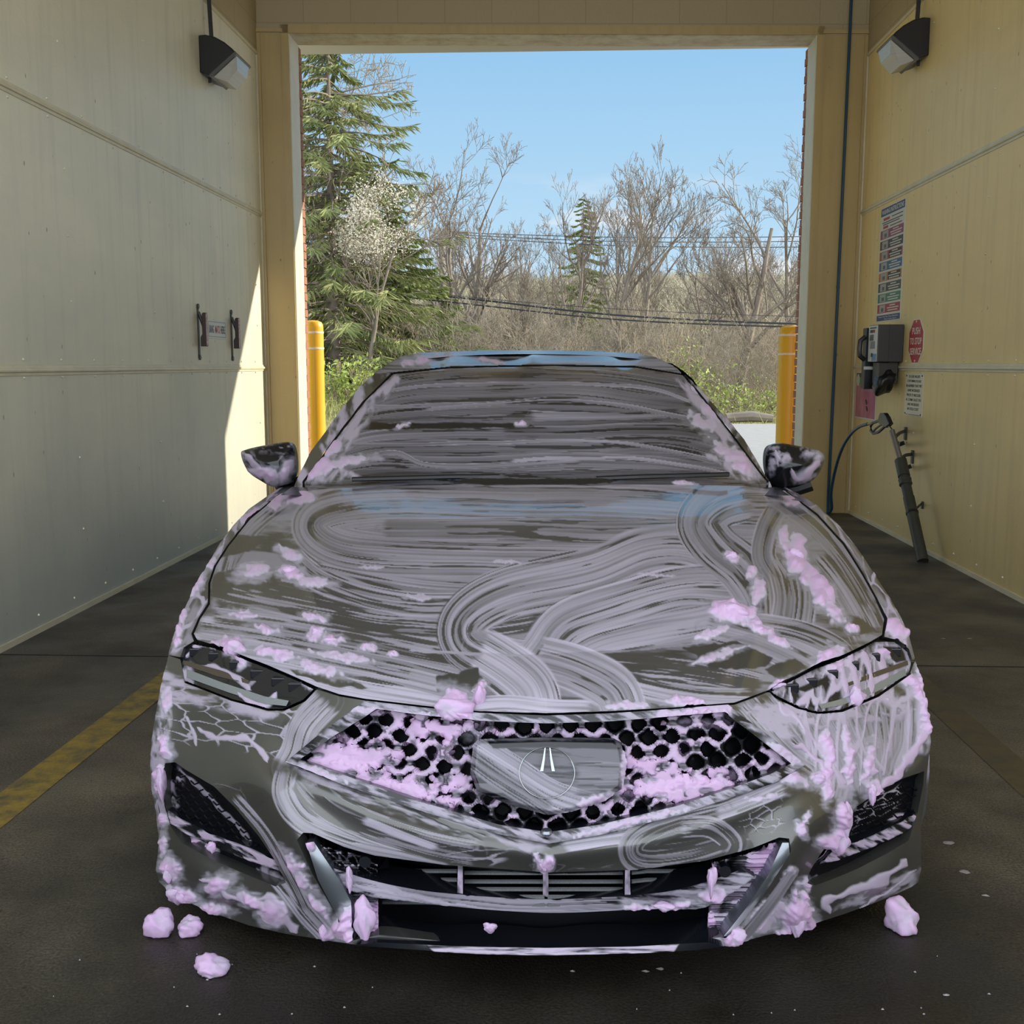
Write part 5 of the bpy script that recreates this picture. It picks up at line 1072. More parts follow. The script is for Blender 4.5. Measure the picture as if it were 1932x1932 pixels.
# card reader column beyond it
y2, _ = rw(1664, 650, .22); (yq, zq1), (_, zq2) = rw(1657, 616, .22), rw(1653, 736, .22)
RC = empty('card_reader', (XW, yN_+.36, zq2)); tag(RC, 'tall black card reader column just beyond the grey payment box', 'card reader')
b = MB(); b.box((XW-.22, yN_+.275, zq2), (XW-.02, yN_+.36, zq1)); b.build('column', BLACK, RC, bevel=.006)
b = MB(); b.box((XW-.225, yN_+.272, zB-.06), (XW-.12, yN_+.278, zB-.035)); b.build('pale_strip', WHITE, RC)
b = MB(); pts = [(XW-.235+.0*t, 0) for t in (0,)]; b.tube([(XW-.225, yN_+.27, zB+.20), (XW-.265, yN_+.26, zB+.17), (XW-.27, yN_+.26, zB+.10), (XW-.265, yN_+.26, zB+.05), (XW-.225, yN_+.27, zB+.02)], .020, 8); b.build('handle', BLACK, RC, True)
fin(RC)
CH = empty('coin_hopper', (XW, yN_+.2, zB-.2)); tag(CH, 'dark coin hopper hanging under the payment box with a torn black bag over it', 'coin box')
b = MB(); b.box((XW-.17, yN_+.05, zB-.17), (XW-.02, yN_+.22, zB-.002)); b.build('hopper', GREYB, CH, bevel=.005)
bm = bmesh.new(); bmesh.ops.create_icosphere(bm, subdivisions=4, radius=1)
for v in bm.verts: 
    n_ = fbm(np.array([v.co.x*2.2]), np.array([v.co.z*2.2+v.co.y*2]), 5, 3)[0]; v.co = Vector((v.co.x*.085*(1+.6*(n_-.5))+XW-.105, v.co.y*.09*(1+.6*(n_-.5))+yN_+.10, v.co.z*.095*(1+.7*(n_-.5))+zB-.155+.03*v.co.x))
me = bpy.data.meshes.new('bag'); bm.to_mesh(me); bm.free(); me.shade_smooth(); me.materials.append(BLACK); o = bpy.data.objects.new('bag', me); COL.objects.link(o); o.parent = CH; fin(CH)

# spray lance in its wall holder
pf = on_z(1741, 1060); pt = on_x(1699, 868, 2.50)
HD = empty('lance_holder', tuple(pf)); tag(HD, 'dark pipe holster leaning along the right wall, lance stuck in its top', 'lance holder')
v0 = Vector(pf)+Vector((.0, 0, .005)); v1 = Vector(pt); ax = (v1-v0)
PIPE = mat('dark_pipe', (.030, .032, .026), .5, noise=(7, .6, (.05, .05, .04)))
b = MB(); b.tube([v0, v0+ax*.62], .040, 20); b.tube([v0+ax*.60, v0+ax*.99], .036, 20); b.build('pipe', PIPE, HD, True)
b = MB(); b.tube([v0+ax*.455, v0+ax*.475], .044, 20); b.build('clamp_band', BLACK, HD, True)
b = MB(); b.tube([v0+ax*.74, v0+ax*.75, v0+ax*.77, v0+ax*.80, v0+ax*.81], [.040, .047, .044, .047, .040], 20); b.build('coupling', PIPE, HD, True)
b = MB(); b.tube([v0+ax*.83, v0+ax*1.0], .043, 20); b.build('socket', PIPE, HD, True)
fin(HD)
def bracket(px, py, axp, label, small=False):
    y_, z_ = rw(px, py); r = empty('pipe_bracket', (XW, y_, z_)); tag(r, label, 'bracket', 'brackets along the lance'); tgt = Vector(axp)
    w = Vector((XW-.012, y_, z_)); b = MB(); s_ = .55 if small else 1
    b.box((XW-.014, y_-.02*s_, z_-.05*s_), (XW, y_+.02*s_, z_+.05*s_)); b.build('wall_plate', GUNMETAL, r, bevel=.003)
    b = MB(); b.tube([w+Vector((0, 0, .02*s_)), (w+tgt)/2+Vector((0, 0, .02*s_)), tgt], .011*s_+.002, 8); 
    if not small: b.tube([w+Vector((0, 0, -.07)), w+Vector((-.04, .02, -.09)), tgt+Vector((.03, 0, -.04))], .016, 8)
    b.build('arm', GUNMETAL, r, True); fin(r)
gunp = Vector(on_x(1683, 812, 2.46))
bracket(1710, 818, gunp+(v1-gunp)*.25, 'upper black bracket under the spray gun, holding the steel lance'); bracket(1723, 862, gunp+(v1-gunp)*.95, 'second black bracket, just beside the top of the dark pipe'); bracket(1742, 953, v0+ax*.46, 'small black hook halfway down the dark pipe', True)
SG = empty('spray_gun', tuple(gunp)); tag(SG, 'black pressure washer gun with a grey lance, parked on the right wall', 'spray gun')
b = MB(); b.tube([gunp, v1+(v1-gunp)*.05], .020, 14); b.build('lance', mat('worn_steel', (.16, .155, .14), .4, .5), SG, True)
b = MB(); b.tube([Vector(on_x(1677, 803, 2.46)), gunp+(v1-gunp)*.02], [.009, .012], 10); b.build('nozzle_stem', mat('brass', (.35, .26, .12), .35, .8), SG, True)
gx = 2.46; gp = lambda x, y: tuple(float(q) for q in on_x(x, y, gx)[1:])
b = MB(); b.prism([gp(*q) for q in ((1664,779),(1671,779),(1676,786),(1682,800),(1674,807),(1668,802),(1662,800),(1660,792))], 0, gx-.018, gx+.018); b.build('body', BLACK, SG, bevel=.006)
b = MB(); b.tube([(gx, *gp(*q)) for q in ((1664,792),(1655,795),(1647,798),(1643,803),(1643,812),(1648,818),(1658,815),(1668,806),(1672,801))], .0115, 8); b.build('grip', BLACK, SG, True)
b = MB(); b.tube([(gx, *gp(*q)) for q in ((1668,800),(1660,803),(1652,809),(1648,814))], .008, 8); b.build('trigger', BLACK, SG, True)
b = MB(); b.tube([(gx, *gp(*q)) for q in ((1646,798),(1637,800))], [.011, .009], 10); b.build('fitting', MATS['brass'], SG, True); fin(SG)
HOSE = mat('blue_rubber_hose', (.010, .055, .10), .35)
hb = on_z(1562, 966, .015); top = Vector((hb[0]+.03, hb[1], 5.28))
HS = MB(); pts = [top, Vector((hb[0]+.02, hb[1], 3.4)), Vector((hb[0]+.008, hb[1], 1.6)), Vector((hb[0], hb[1], .5)), Vector((hb[0], hb[1], .05)), Vector((hb[0]+.006, hb[1]-.015, .018)), Vector((hb[0]+.02, hb[1]-.05, .06))]
endp = Vector((gx, *gp(1637, 800)))
for px_, py_, t_ in ((1568, 930, .06), (1574, 895, .16), (1583, 862, .32), (1594, 836, .5), (1608, 816, .68), (1622, 805, .85)):
    X_ = hb[0]+(endp.x-hb[0])*t_; Y_ = hb[1]-.05+(endp.y-hb[1]+.05)*t_; p = on_y(px_, py_, Y_); pts.append(Vector(p))
pts.append(endp); sm = [Vector(q) for q in crv([tuple(p) for p in pts], 8)]
o = HS.tube(sm, .0135, 10).build('hose', HOSE, None, True); tag(o, 'blue pressure hose hanging from the ceiling and looping back up to the gun', 'hose')

# ---- wall pack lamps
LENS = mat('ribbed_lamp_glass', (.62, .60, .52), .25, trans=.25, noise=(1, .5, (.48, .47, .42), (1, 1, 90)))
def wall_lamp(s, px, py, label, cut, hw_=.36):
    y_, z_ = (lw if s < 0 else rw)(px, py); X = lambda u: s*(XW-u); r = empty('wall_lamp', (s*XW, y_, z_)); tag(r, label, 'wall lamp', 'wall lamps either side of the exit')
    prof = [(0, 0), (.05, .004), (.12, -.012), (.19, -.05), (.245, -.095), (.268, -.125), (.07, -.285), (.0, -.26)]
    b = MB(); b.prism([(X(u), z_+w) for u, w in prof], 1, y_, y_+hw_); b.build('housing', BLACK, r, bevel=.008)
    b = MB(); b.prism([(X(u), z_+w) for u, w in [(.27, -.118), (.282, -.135), (.085, -.30), (.068, -.287)]], 1, y_-.004, y_+hw_+.004); b.build('lens_frame', mat('lamp_frame_grey', (.10, .10, .09), .4, .4), r)
    a = [(.272, -.145), (.098, -.29)]; q = [(.262, -.235), (.185, -.315)]; v = []
    for (u, w), ins in ((a[0], .02), (a[1], .02), (q[0], .06), (q[1], .06)): v += [(X(u), y_+ins, z_+w), (X(u), y_+hw_-ins, z_+w)]
    b = MB(); b.add(v, [(0, 1, 3, 2), (4, 5, 7, 6)[::-1], (0, 1, 5, 4), (2, 3, 7, 6), (0, 2, 6, 4), (1, 3, 7, 5)]); b.build('glass_lens', LENS, r)
    b = MB(); b.box((min(X(.03), X(.05)), y_+.1, z_-.31), (max(X(.03), X(.05)), y_+.11, z_-.27)); b.build('latch', GUNMETAL, r)
    b = MB(); b.tube([(X(.045), y_+.17, z_+.0), (X(.035), y_+.17, z_+.3), (X(.03), y_+.17, ZT)], .016, 10); b.build('conduit', GUNMETAL, r, True); fin(r)
wall_lamp(-1, 374, 66, 'black wall pack lamp with glass lens, on the left wall', 0); wall_lamp(1, 1756, 33, 'black wall pack lamp with glass lens, on the right wall', 0)

# ---- mat hangers and their sign
TAPE = mat('red_white_tape', (.55, .50, .48), .5, noise=(60, 1, (.35, .08, .08)))
def hanger(px, py, label):
    y_, z_ = lw(px, py); r = empty('mat_hanger', (-XW, y_, z_)); tag(r, label, 'mat clamp', 'floor mat clamps')
    X = lambda u: -XW+u
    b = MB(); b.box((X(0), y_-.014, z_-.37), (X(.008), y_+.014, z_)); b.tube([(X(.004), y_, z_), (X(.012), y_, z_)], .02, 10); b.tube([(X(.004), y_, z_-.37), (X(.012), y_, z_-.37)], .02, 10); b.build('back_strap', GUNMETAL, r, bevel=.002)
    b = MB(); b.tube([(X(.008), y_, z_-.04), (X(.022), y_, z_-.085), (X(.038), y_, z_-.13), (X(.05), y_, z_-.19)], [.011, .011, .012, .012], 8); b.build('arm', GUNMETAL, r, True)
    b = MB(); b.prism([(X(.036), z_-.055), (X(.048), z_-.045), (X(.066), z_-.045), (X(.066), z_-.29), (X(.022), z_-.29), (X(.022), z_-.225), (X(.036), z_-.20)], 1, y_-.02, y_+.02); b.build('jaw', mat('brown_iron', (.045, .028, .022), .55), r, bevel=.003)
    b = MB(); b.box((X(.0665), y_-.019, z_-.285), (X(.0685), y_+.019, z_-.05)); b.build('warning_tape', TAPE, r); fin(r)
hanger(372, 578, 'rusty spring clamp for mats, at the left end of the mats sign'); hanger(435, 589, 'rusty spring clamp for mats, to the right of the mats sign near the sunlit patch')
(ya, za), (yb_, zb_) = lw(391, 603), lw(426, 641); za = (lw(391, 603)[1]+lw(426, 606)[1])/2; zb_ = (lw(391, 637)[1]+lw(426, 641)[1])/2
BS = empty('mats_sign', (-XW, (ya+yb_)/2, zb_)); tag(BS, 'small white sign with blue and red lettering between the two mat clamps', 'sign')
b = MB(); b.box((-XW, ya, zb_), (-XW+.004, yb_, za)); b.build('board', WHITE, BS)
b = MB(); 
for z_ in (zb_+.012, za-.016): b.box((-XW+.0041, ya+.01, z_), (-XW+.0047, yb_-.01, z_+.004))
for y_ in (ya+.01, yb_-.014): b.box((-XW+.0041, y_, zb_+.012), (-XW+.0047, y_+.004, za-.012))
b.build('border', flat((.12, .14, .18)), BS)
wy = yb_-ya
for s_, f_, c_ in (('BANG', .19, NAVY), ('MATS', .51, RED), ('HERE', .81, INK)): text_fit('lettering', s_, .25*wy, .42*(za-zb_), c_, BS, ML(ya+f_*wy, (za+zb_)/2, .0048), bold=.01)
fin(BS)

# ---- bollards
BY = mat('yellow_bollard_sleeve', (.80, .44, .015), .38, noise=(3, .35, (.70, .36, .01))); BW = mat('bollard_stripe', (.80, .72, .55), .5)
for px, py, lab, dent in ((592, 604, 'yellow domed bollard with white bands outside the exit, on the left', False), (1488, 613, 'yellow domed bollard with a dented top outside the exit, on the right', True)):
    c = on_y(px, 700, 10.75); zt = float(on_y(px, py, 10.75)[2]); r = empty('bollard', (c[0], 10.75, 0)); tag(r, lab, 'bollard', 'yellow bollards at the exit')
    R_ = .104; prof = [(R_, .012), (R_, zt-.075), (R_*.97, zt-.045), (R_*.84, zt-.02), (R_*.5, zt-.004), (.002, zt)]
    b = MB(); b.lathe(prof, (c[0], 10.75, 0), 36); o = b.build('sleeve', BY, r, True)
    if dent:
        for v in o.data.vertices:
            d = math.hypot(v.co.x-(c[0]-.05), v.co.z-(zt-.05)); 
            if d < .09 and v.co.y < 10.75: v.co.y += .03*(1-d/.09); v.co.z -= .012*(1-d/.09)
    for pz in ((627, 657) if not dent else (632, 668)):
        z_ = float(on_y(px, pz, 10.65)[2]); b = MB(); b.lathe([(R_+.0005, -.010), (R_+.003, -.009), (R_+.003, .009), (R_+.0005, .010)], (c[0], 10.75, z_), 36); b.build('band', BW, r, True)
    fin(r)

# ---- foam fallen on the floor
for i, (px, py, rx, rz_, lab) in enumerate([(303, 1752, .040, .052, 'rounded pink foam clump on the floor, leftmost of the pair by the car corner'), (360, 1750, .034, .034, 'lower pink foam clump touching its taller neighbour by the left bumper corner'), (400, 1826, .042, .030, 'lone pink foam dollop on dark floor in front of the left bumper'), (1703, 1742, .050, .058, 'pointed pink foam clump on the floor under the right bumper corner')]):
    p = on_z(px, py+12, 0); o = clump((p[0], p[1], rz_*.42), rx, rx*.8, rz_, 70+i); tag(o, lab, 'foam', 'pink foam clumps on the floor')
fm = []; fq = []
def splat(px, py, r):
    p = on_z(px, py); n = len(fm); k = 8
    for i in range(k): a = 2*math.pi*i/k; rr = r*random.uniform(.6, 1.3); fm.append((p[0]+rr*1.6*math.cos(a), p[1]+rr*math.sin(a), .0008))
    fm.append((p[0], p[1], .004)); fq.extend([(n+i, n+(i+1) % k, n+k) for i in range(k)])
for _ in range(26): splat(random.choice([random.uniform(100, 800), random.uniform(1200, 1900)]), random.uniform(1800, 1925), random.uniform(.0008, .0025))
for q in [(1247, 1828, .006), (1218, 1833, .005), (1790, 1590, .014), (1820, 1645, .012), (1860, 1690, .007), (1780, 1205, .008), (1310, 1560, .001), (1080, 1833, .004), (1785, 1878, .005), (1830, 1205, .008)]: splat(*q)
o = mesh_obj('foam_spots', fm, fq, mat('dried_foam_spot', (.25, .23, .23), .5)); tag(o, 'scattered tiny pale foam specks on the wet concrete', 'foam', kind='stuff')

# ================================================================== TREES AND THE ROAD SIDE
class Segs:
    def __init__(s): s.a = []; s.b = []; s.ra = []; s.rb = []
    def add(s, p, q, r0, r1): s.a.append(p); s.b.append(q); s.ra.append(r0); s.rb.append(r1)
    def mesh(s, name, material, n=3):
        A = np.array(s.a); B = np.array(s.b); ra = np.array(s.ra)[:, None]; rb = np.array(s.rb)[:, None]; d = B-A; L = np.linalg.norm(d, axis=1, keepdims=True); d = d/np.maximum(L, 1e-9)
        ref = np.where(np.abs(d[:, 2:3]) < .9, np.array([[0, 0, 1.]]), np.array([[1., 0, 0]])); u = np.cross(d, ref); u /= np.linalg.norm(u, axis=1, keepdims=True); w = np.cross(d, u)
        V = []
        for P_, r in ((A, ra), (B, rb)):
            for k in range(n): t = 2*math.pi*k/n; V.append(P_+(u*math.cos(t)+w*math.sin(t))*r)
        V = np.stack(V, 1).reshape(-1, 3); m = len(A); base = (np.arange(m)*2*n)[:, None]
        Q = np.concatenate([base+np.array([[k, (k+1) % n, n+(k+1) % n, n+k]]) for k in range(n)])
        return raw_mesh(name, V, Q, material)
def raw_mesh(name, V, Q, material):
    me = bpy.data.meshes.new(name); me.vertices.add(len(V)); me.vertices.foreach_set('co', np.asarray(V, np.float32).ravel()); k = Q.shape[1]
    me.loops.add(len(Q)*k); me.loops.foreach_set('vertex_index', Q.astype(np.int32).ravel()); me.polygons.add(len(Q)); me.polygons.foreach_set('loop_start', np.arange(len(Q), dtype=np.int32)*k); me.polygons.foreach_set('loop_total', np.full(len(Q), k, np.int32)); me.update(calc_edges=True)
    me.materials.append(material); return me
TMIN = .0075
def nrm(v): return v/np.linalg.norm(v)
def grow(S, R, p, d, L, r, lev, maxlev, up=.25, wob=.16, tips=None, kids=(7, 6, 5, 4), spread=.75):
    n = (9, 6, 4, 3, 2)[lev]; pts = [p]; step = L/n
    for i in range(n):
        d = nrm(d+np.array([R.gauss(0, wob), R.gauss(0, wob), R.gauss(0, wob*.5)+up*(.3 if lev else .05)])*(1 if lev else .55)); q = p+d*step; r1 = r*(1-(i+1)/n*.72); S.add(p, q, max(r*(1-i/n*.72), TMIN), max(r1, TMIN*.8)); pts.append(q); p = q
    if tips is not None and lev >= maxlev-1: tips.extend(pts[1:])
    if lev < maxlev:
        k = kids[lev]
        for j in range(k):
            f = R.uniform(.35 if lev == 0 else .2, 1.0)*n; i = min(int(f), n-1); b = pts[i]+(pts[i+1]-pts[i])*(f-i); a = R.uniform(0, 2*math.pi); dd = nrm(pts[i+1]-pts[i])
            o_ = nrm(np.cross(dd, nrm(np.array([math.cos(a), math.sin(a), .3])))); grow(S, R, b, nrm(dd*(1-spread*.5)+o_*spread+np.array([0, 0, up])), L*R.uniform(.38, .62)*(1.1-.45*f/n), r*(1-f/n*.6)*.55, lev+1, maxlev, up, wob, tips, kids, spread)
def leaves(tips, R, n, size, spread, material, name):
    T = np.array(tips); rs = np.random.RandomState(R.randint(0, 9999)); P = T[rs.randint(0, len(T), n)]+rs.normal(0, spread, (n, 3)); a = rs.normal(0, 1, (n, 3)); a /= np.linalg.norm(a, axis=1, keepdims=True); b = np.cross(a, rs.normal(0, 1, (n, 3))); b /= np.linalg.norm(b, axis=1, keepdims=True)
    s = size*rs.uniform(.5, 1.3, (n, 1)); V = np.stack([P-a*s, P-b*s*.45, P+a*s, P+b*s*.45], 1).reshape(-1, 3); return raw_mesh(name, V, np.arange(n*4).reshape(-1, 4), material)
BARK = mat('grey_bark', (.16, .13, .10), .9, noise=(2, .8, (.26, .22, .17))); BARK2 = mat('pale_bark', (.30, .26, .20), .9, noise=(2, .7, (.20, .17, .13))); TWIG = mat('tan_twigs', (.33, .27, .19), .9, noise=(.6, .8, (.24, .20, .14)))
SPR = mat('spruce_needles', (.17, .21, .07), .8, noise=(.8, .9, (.30, .30, .11))); SPR2 = mat('conifer_green', (.18, .23, .06), .8, noise=(.8, .8, (.30, .33, .10))); BLOS = mat('cream_blossom', (.60, .55, .43), .7); SHOOT = mat('spring_leaf', (.32, .38, .08), .7, noise=(1, .8, (.22, .28, .05)))
def place(px, py_base, Y): p = on_y(px, py_base, Y); return Vector((float(p[0]), Y, gz(float(p[0]), Y)-.15))
def bare_tree(px, top, Y, label, seed, r=.16, kids=(9, 6, 5, 3), spread=.7, up=.22, lean=0, m=BARK, lev=4, wob=.10, name='bare_tree', bud=None):
    R = random.Random(seed); b = place(px, 700, Y); hz = HCAM+(688-top)/2040*Y-b.z; S = Segs(); tips = []
    grow(S, R, np.array([0, 0, 0.]), nrm(np.array([lean, 0, 1.])), hz*.80, r, 0, lev, up, wob, tips, kids, spread)
    me = S.mesh(name, m, 4); z = np.array([v.co.z for v in me.vertices]).max(); k = hz/z; me.transform(Matrix.Diagonal((k, k, k, 1)))
    if bud:
        root = empty(name, b); o = bpy.data.objects.new('trunk_and_branches', me); COL.objects.link(o); o.parent = root; l = leaves([t*k for t in tips], R, *bud); lo = bpy.data.objects.new('foliage', l); COL.objects.link(lo); lo.parent = root; tag(root, label, 'tree'); return root
    o = bpy.data.objects.new(name, me); COL.objects.link(o); o.location = b; tag(o, label, 'tree'); return o
bare_tree(870, 255, 36, 'bare tree whose crown rises just right of the spruce', 1, .17, lean=-.08, kids=(10, 6, 5, 3))
bare_tree(880, 275, 38, 'forked bare tree leaning right beside the utility pole', 5, .19, lean=.22, kids=(9, 7, 5, 3), wob=.07)
bare_tree(1075, 330, 42, 'slim bare tree left of the yellowish evergreen', 3, .15, lean=-.06, spread=.55)
bare_tree(1158, 285, 37, 'tall bare tree with a rounded crown, left of the pair in the middle', 4, .17, kids=(11, 7, 5, 3), spread=.62, up=.3)
bare_tree(1205, 292, 40, 'tall bare tree with a rounded crown, right of the pair in the middle', 8, .13, kids=(11, 7, 5, 3), spread=.66, up=.3)
bare_tree(1378, 312, 34, 'bare tree with a thick trunk leaning right, wide crown near the right bollard', 6, .19, lean=.20, kids=(11, 7, 5, 3), spread=.75)
bare_tree(1482, 270, 40, 'bare tree half hidden by the right door frame', 7, .15, kids=(10, 6, 5, 3)); bare_tree(1322, 440, 36, 'thin low bare tree in the gap between the tall crowns', 9, .09, spread=.6)
bare_tree(985, 480, 46, 'small bare tree behind the lower power lines', 10, .12); bare_tree(596, 60, 27, 'pale dead tree standing among the spruce branches by the left frame', 12, .14, kids=(16, 7, 5, 3), spread=1.0, up=-.02, m=BARK2)
bare_tree(1040, 420, 50, 'faint bare tree between the forked tree and the slim one', 14, .12); bare_tree(1010, 560, 33, 'young leaning tree just above the car roof left of centre', 15, .06, lean=-.15, spread=.4)
# spruce
def spruce(px, top, Y, label, seed, hw, m, r=.22, low=.10, dens=26, nb=150, shape=.8, droop=.28):
    R = random.Random(seed); b = place(px, 700, Y); hz = HCAM+(688-top)/2040*Y-b.z; root = empty('spruce_tree', b); tag(root, label, 'tree'); S = Segs(); N = []
    for i in range(12): S.add(np.array([0, 0, hz*i/12]), np.array([0, 0, hz*(i+1)/12]), r*(1-i/12.5), r*(1-(i+1)/12.5))
    for j in range(nb):
        f = low+(1-low)*(j+R.random())/nb; z0 = f*hz; L = hw*(1-f)**shape*R.uniform(.65, 1.1)+.15; a = R.uniform(0, 2*math.pi); d = np.array([math.cos(a), math.sin(a), R.uniform(-.05, .2)]); p = np.array([0, 0, z0]); n = 8
        for i in range(n):
            d = nrm(d+np.array([R.gauss(0, .06), R.gauss(0, .06), -droop*.30 if i < 5 else droop*.5])); q = p+d*L/n; S.add(p, q, max(.035*(1-i/n), .007), max(.035*(1-(i+1)/n), .006))
            for k in range(int(dens*(.35+i/n)*.5)):
                t = R.random(); c = p+(q-p)*t; side = nrm(np.cross(d, [0, 0, 1]))*R.choice((-1, 1)); td = nrm(side*R.uniform(.2, 1)+d*.7+np.array([0, 0, -R.uniform(.1, .9)])); l = L*.10*R.uniform(.5, 1.5)+.08; N.append((c, td, l))
            p = q
    o = bpy.data.objects.new('trunk_and_branches', S.mesh('trunk_and_branches', BARK, 3)); COL.objects.link(o); o.parent = root
    C = np.array([n_[0] for n_ in N]); D = np.array([n_[1] for n_ in N]); L_ = np.array([n_[2] for n_ in N])[:, None]; rs = np.random.RandomState(seed); V = []; 
    for _ in range(2):
        w = np.cross(D, rs.normal(0, 1, D.shape)); w /= np.linalg.norm(w, axis=1, keepdims=True); e_ = C+D*L_; V.append(np.stack([C-w*.008, C+D*L_*.5-w*.020, e_, C+D*L_*.5+w*.020], 1).reshape(-1, 3))
    V = np.concatenate(V); o = bpy.data.objects.new('foliage', raw_mesh('foliage', V, np.arange(len(V)).reshape(-1, 4), m)); COL.objects.link(o); o.parent = root; return root
spruce(632, 30, 27, 'tall spruce with drooping boughs just outside the left frame', 21, 3.9, SPR, nb=230, dens=26, shape=.55, low=.04)
spruce(690, 300, 32, 'broad olive conifer filling the space behind the blossom', 26, 3.4, SPR2, .14, .04, 30, 200, .7)
spruce(745, 395, 30, 'dense green conifer below and right of the white blossom', 22, 3.0, SPR2, .14, .04, 30, 170, .8); spruce(575, 250, 31, 'dark conifer squeezed against the left frame', 23, 2.2, SPR, .18, .05, 14, 120)
spruce(1098, 385, 52, 'yellowish evergreen cone behind the bare trees in the middle', 24, 2.6, SPR2, .16, .08, 34, 130, .7)
spruce(835, 520, 33, 'small ivy green conifer at the foot of the forked tree', 25, 1.2, SPR2, .1, .03, 30, 70, .6)
# blossom tree
R = random.Random(31); b_ = place(690, 700, 25.5); S = Segs(); tips = []; grow(S, R, np.array([0, 0, 0.]), np.array([0, 0, 1.]), 3.2, .05, 0, 3, .2, .12, tips, (9, 7, 5, 4), .8)
root = empty('blossom_tree', b_); tag(root, 'tree in white spring blossom in front of the spruce', 'tree'); me = S.mesh('trunk_and_branches', BARK, 4); co = [v.co for v in me.vertices]; zmx = max(c.z for c in co); kz = (HCAM+(688-335)/2040*25.5-b_.z)/zmx; me.transform(Matrix.Diagonal((kz, kz, kz, 1)))
o = bpy.data.objects.new('trunk_and_branches', me); COL.objects.link(o); o.parent = root
tp = [t*kz for t in tips if t[2]*kz > 2.5 and math.hypot(t[0]*kz-.05, (t[2]*kz-4.7)*1.2) < 1.25]; lo = bpy.data.objects.new('blossom', leaves(tp, R, 8500, .030, .12, BLOS, 'blossom')); COL.objects.link(lo); lo.parent = root
# thicket along the verge: one sapling clump of each kind, then copies
def thicket_mesh(seed, h, n, m):
    R = random.Random(seed); S = Segs()
    for _ in range(n): grow(S, R, np.array([R.gauss(0, .9), R.gauss(0, .6), 0]), nrm(np.array([R.gauss(0, .25), R.gauss(0, .2), 1])), h*R.uniform(.5, 1), .030, 0, 3, .12, .15, None, (6, 4, 3, 3), .7)
    return S.mesh('sapling_thicket', m, 3)
TM = [thicket_mesh(40+i, 5.2, 9, (TWIG, BARK2, TWIG)[i % 3]) for i in range(4)]
TH_ = [max(v.co.z for v in m_.vertices) for m_ in TM]
R = random.Random(50)
for i in range(120):
    Y = R.uniform(27.5, 58); px = R.uniform(560, 1530); b_ = place(px, 700, Y)
    o = bpy.data.objects.new('sapling_thicket', TM[i % 4]); COL.objects.link(o); o.location = b_; o.rotation_euler = (0, 0, R.uniform(0, 6.28)); tz = HCAM+(688-R.uniform(545, 650))/2040*Y-b_.z; s_ = max(.3, tz/TH_[i % 4]); o.scale = (s_*1.25, s_*1.25, s_); tag(o, 'bare tan sapling thicket in the wood beyond the road', 'sapling', 'sapling thickets in the wood')
BT = [bpy.data.objects['bare_tree'].data, bpy.data.objects['bare_tree.002'].data]
for i in range(16):
    Y = R.uniform(46, 75); px = R.uniform(800, 1530); b_ = place(px, 700, Y); o = bpy.data.objects.new('distant_tree', BT[i % 2]); COL.objects.link(o); o.location = b_; o.rotation_euler = (0, 0, R.uniform(0, 6.28)); tz = HCAM+(688-R.uniform(400, 520))/2040*Y-b_.z; s_ = tz/max(v.co.z for v in BT[i % 2].vertices); o.scale = (s_, s_, s_); tag(o, 'faint bare tree deep in the wood behind the front trees', 'tree', 'bare trees deep in the wood')
# green shrubs
def shrub(px, Y, h, w, n, m, label, seed, size=.05):
    R = random.Random(seed); b_ = place(px, 700, Y); S = Segs(); tips = []
    for _ in range(9): grow(S, R, np.array([R.gauss(0, w*.35), R.gauss(0, w*.3), 0]), nrm(np.array([R.gauss(0, .4), R.gauss(0, .3), 1])), h*R.uniform(.5, .9), .018, 0, 2, .1, .2, tips, (7, 4, 3, 3), .8)
    root = empty('shrub', b_); tag(root, label, 'shrub'); o = bpy.data.objects.new('stems', S.mesh('stems', TWIG, 3)); COL.objects.link(o); o.parent = root
    o = bpy.data.objects.new('foliage', leaves(tips, R, n, size, .16, m, 'foliage')); COL.objects.link(o); o.parent = root
shrub(1300, 30, 2.4, 1.2, 1600, SHOOT, 'light green shrub low in the wood, right of the car roof', 61); shrub(1345, 28, 1.4, .9, 900, SHOOT, 'bright green low shrub at the road edge, above the windshield corner', 62); shrub(1430, 29, 1.3, .9, 800, SHOOT, 'green shrub at the foot of the leaning tree', 63)
shrub(960, 32, 2.0, 1.3, 1200, SHOOT, 'pale green shrub just above the car roof, left of centre', 64); shrub(655, 23, 1.3, 1.0, 1300, SHOOT, 'yellow green grass tuft bush right of the left bollard', 65, .06); shrub(700, 25, 1.1, 1.1, 1000, SHOOT, 'leafy bush on the bank beside the car roof', 66); shrub(1240, 34, 2.6, .9, 600, mat('rust_leaves', (.40, .18, .08), .8), 'rust coloured shrub behind the lower power lines', 67)
shrub(780, 28, 2.2, 1.4, 1500, SHOOT, 'olive bush under the dense green conifer', 68)
# fallen log at the road edge
b = MB(); p = on_y(1410, 795, 25.6); b.tube([(p[0]-.5, 25.6, .12), (p[0]+.1, 25.7, .16), (p[0]+.6, 25.6, .11)], [.11, .13, .09], 8); tag(b.build('fallen_log', BARK, None, True), 'dark fallen log at the far edge of the road', 'log')
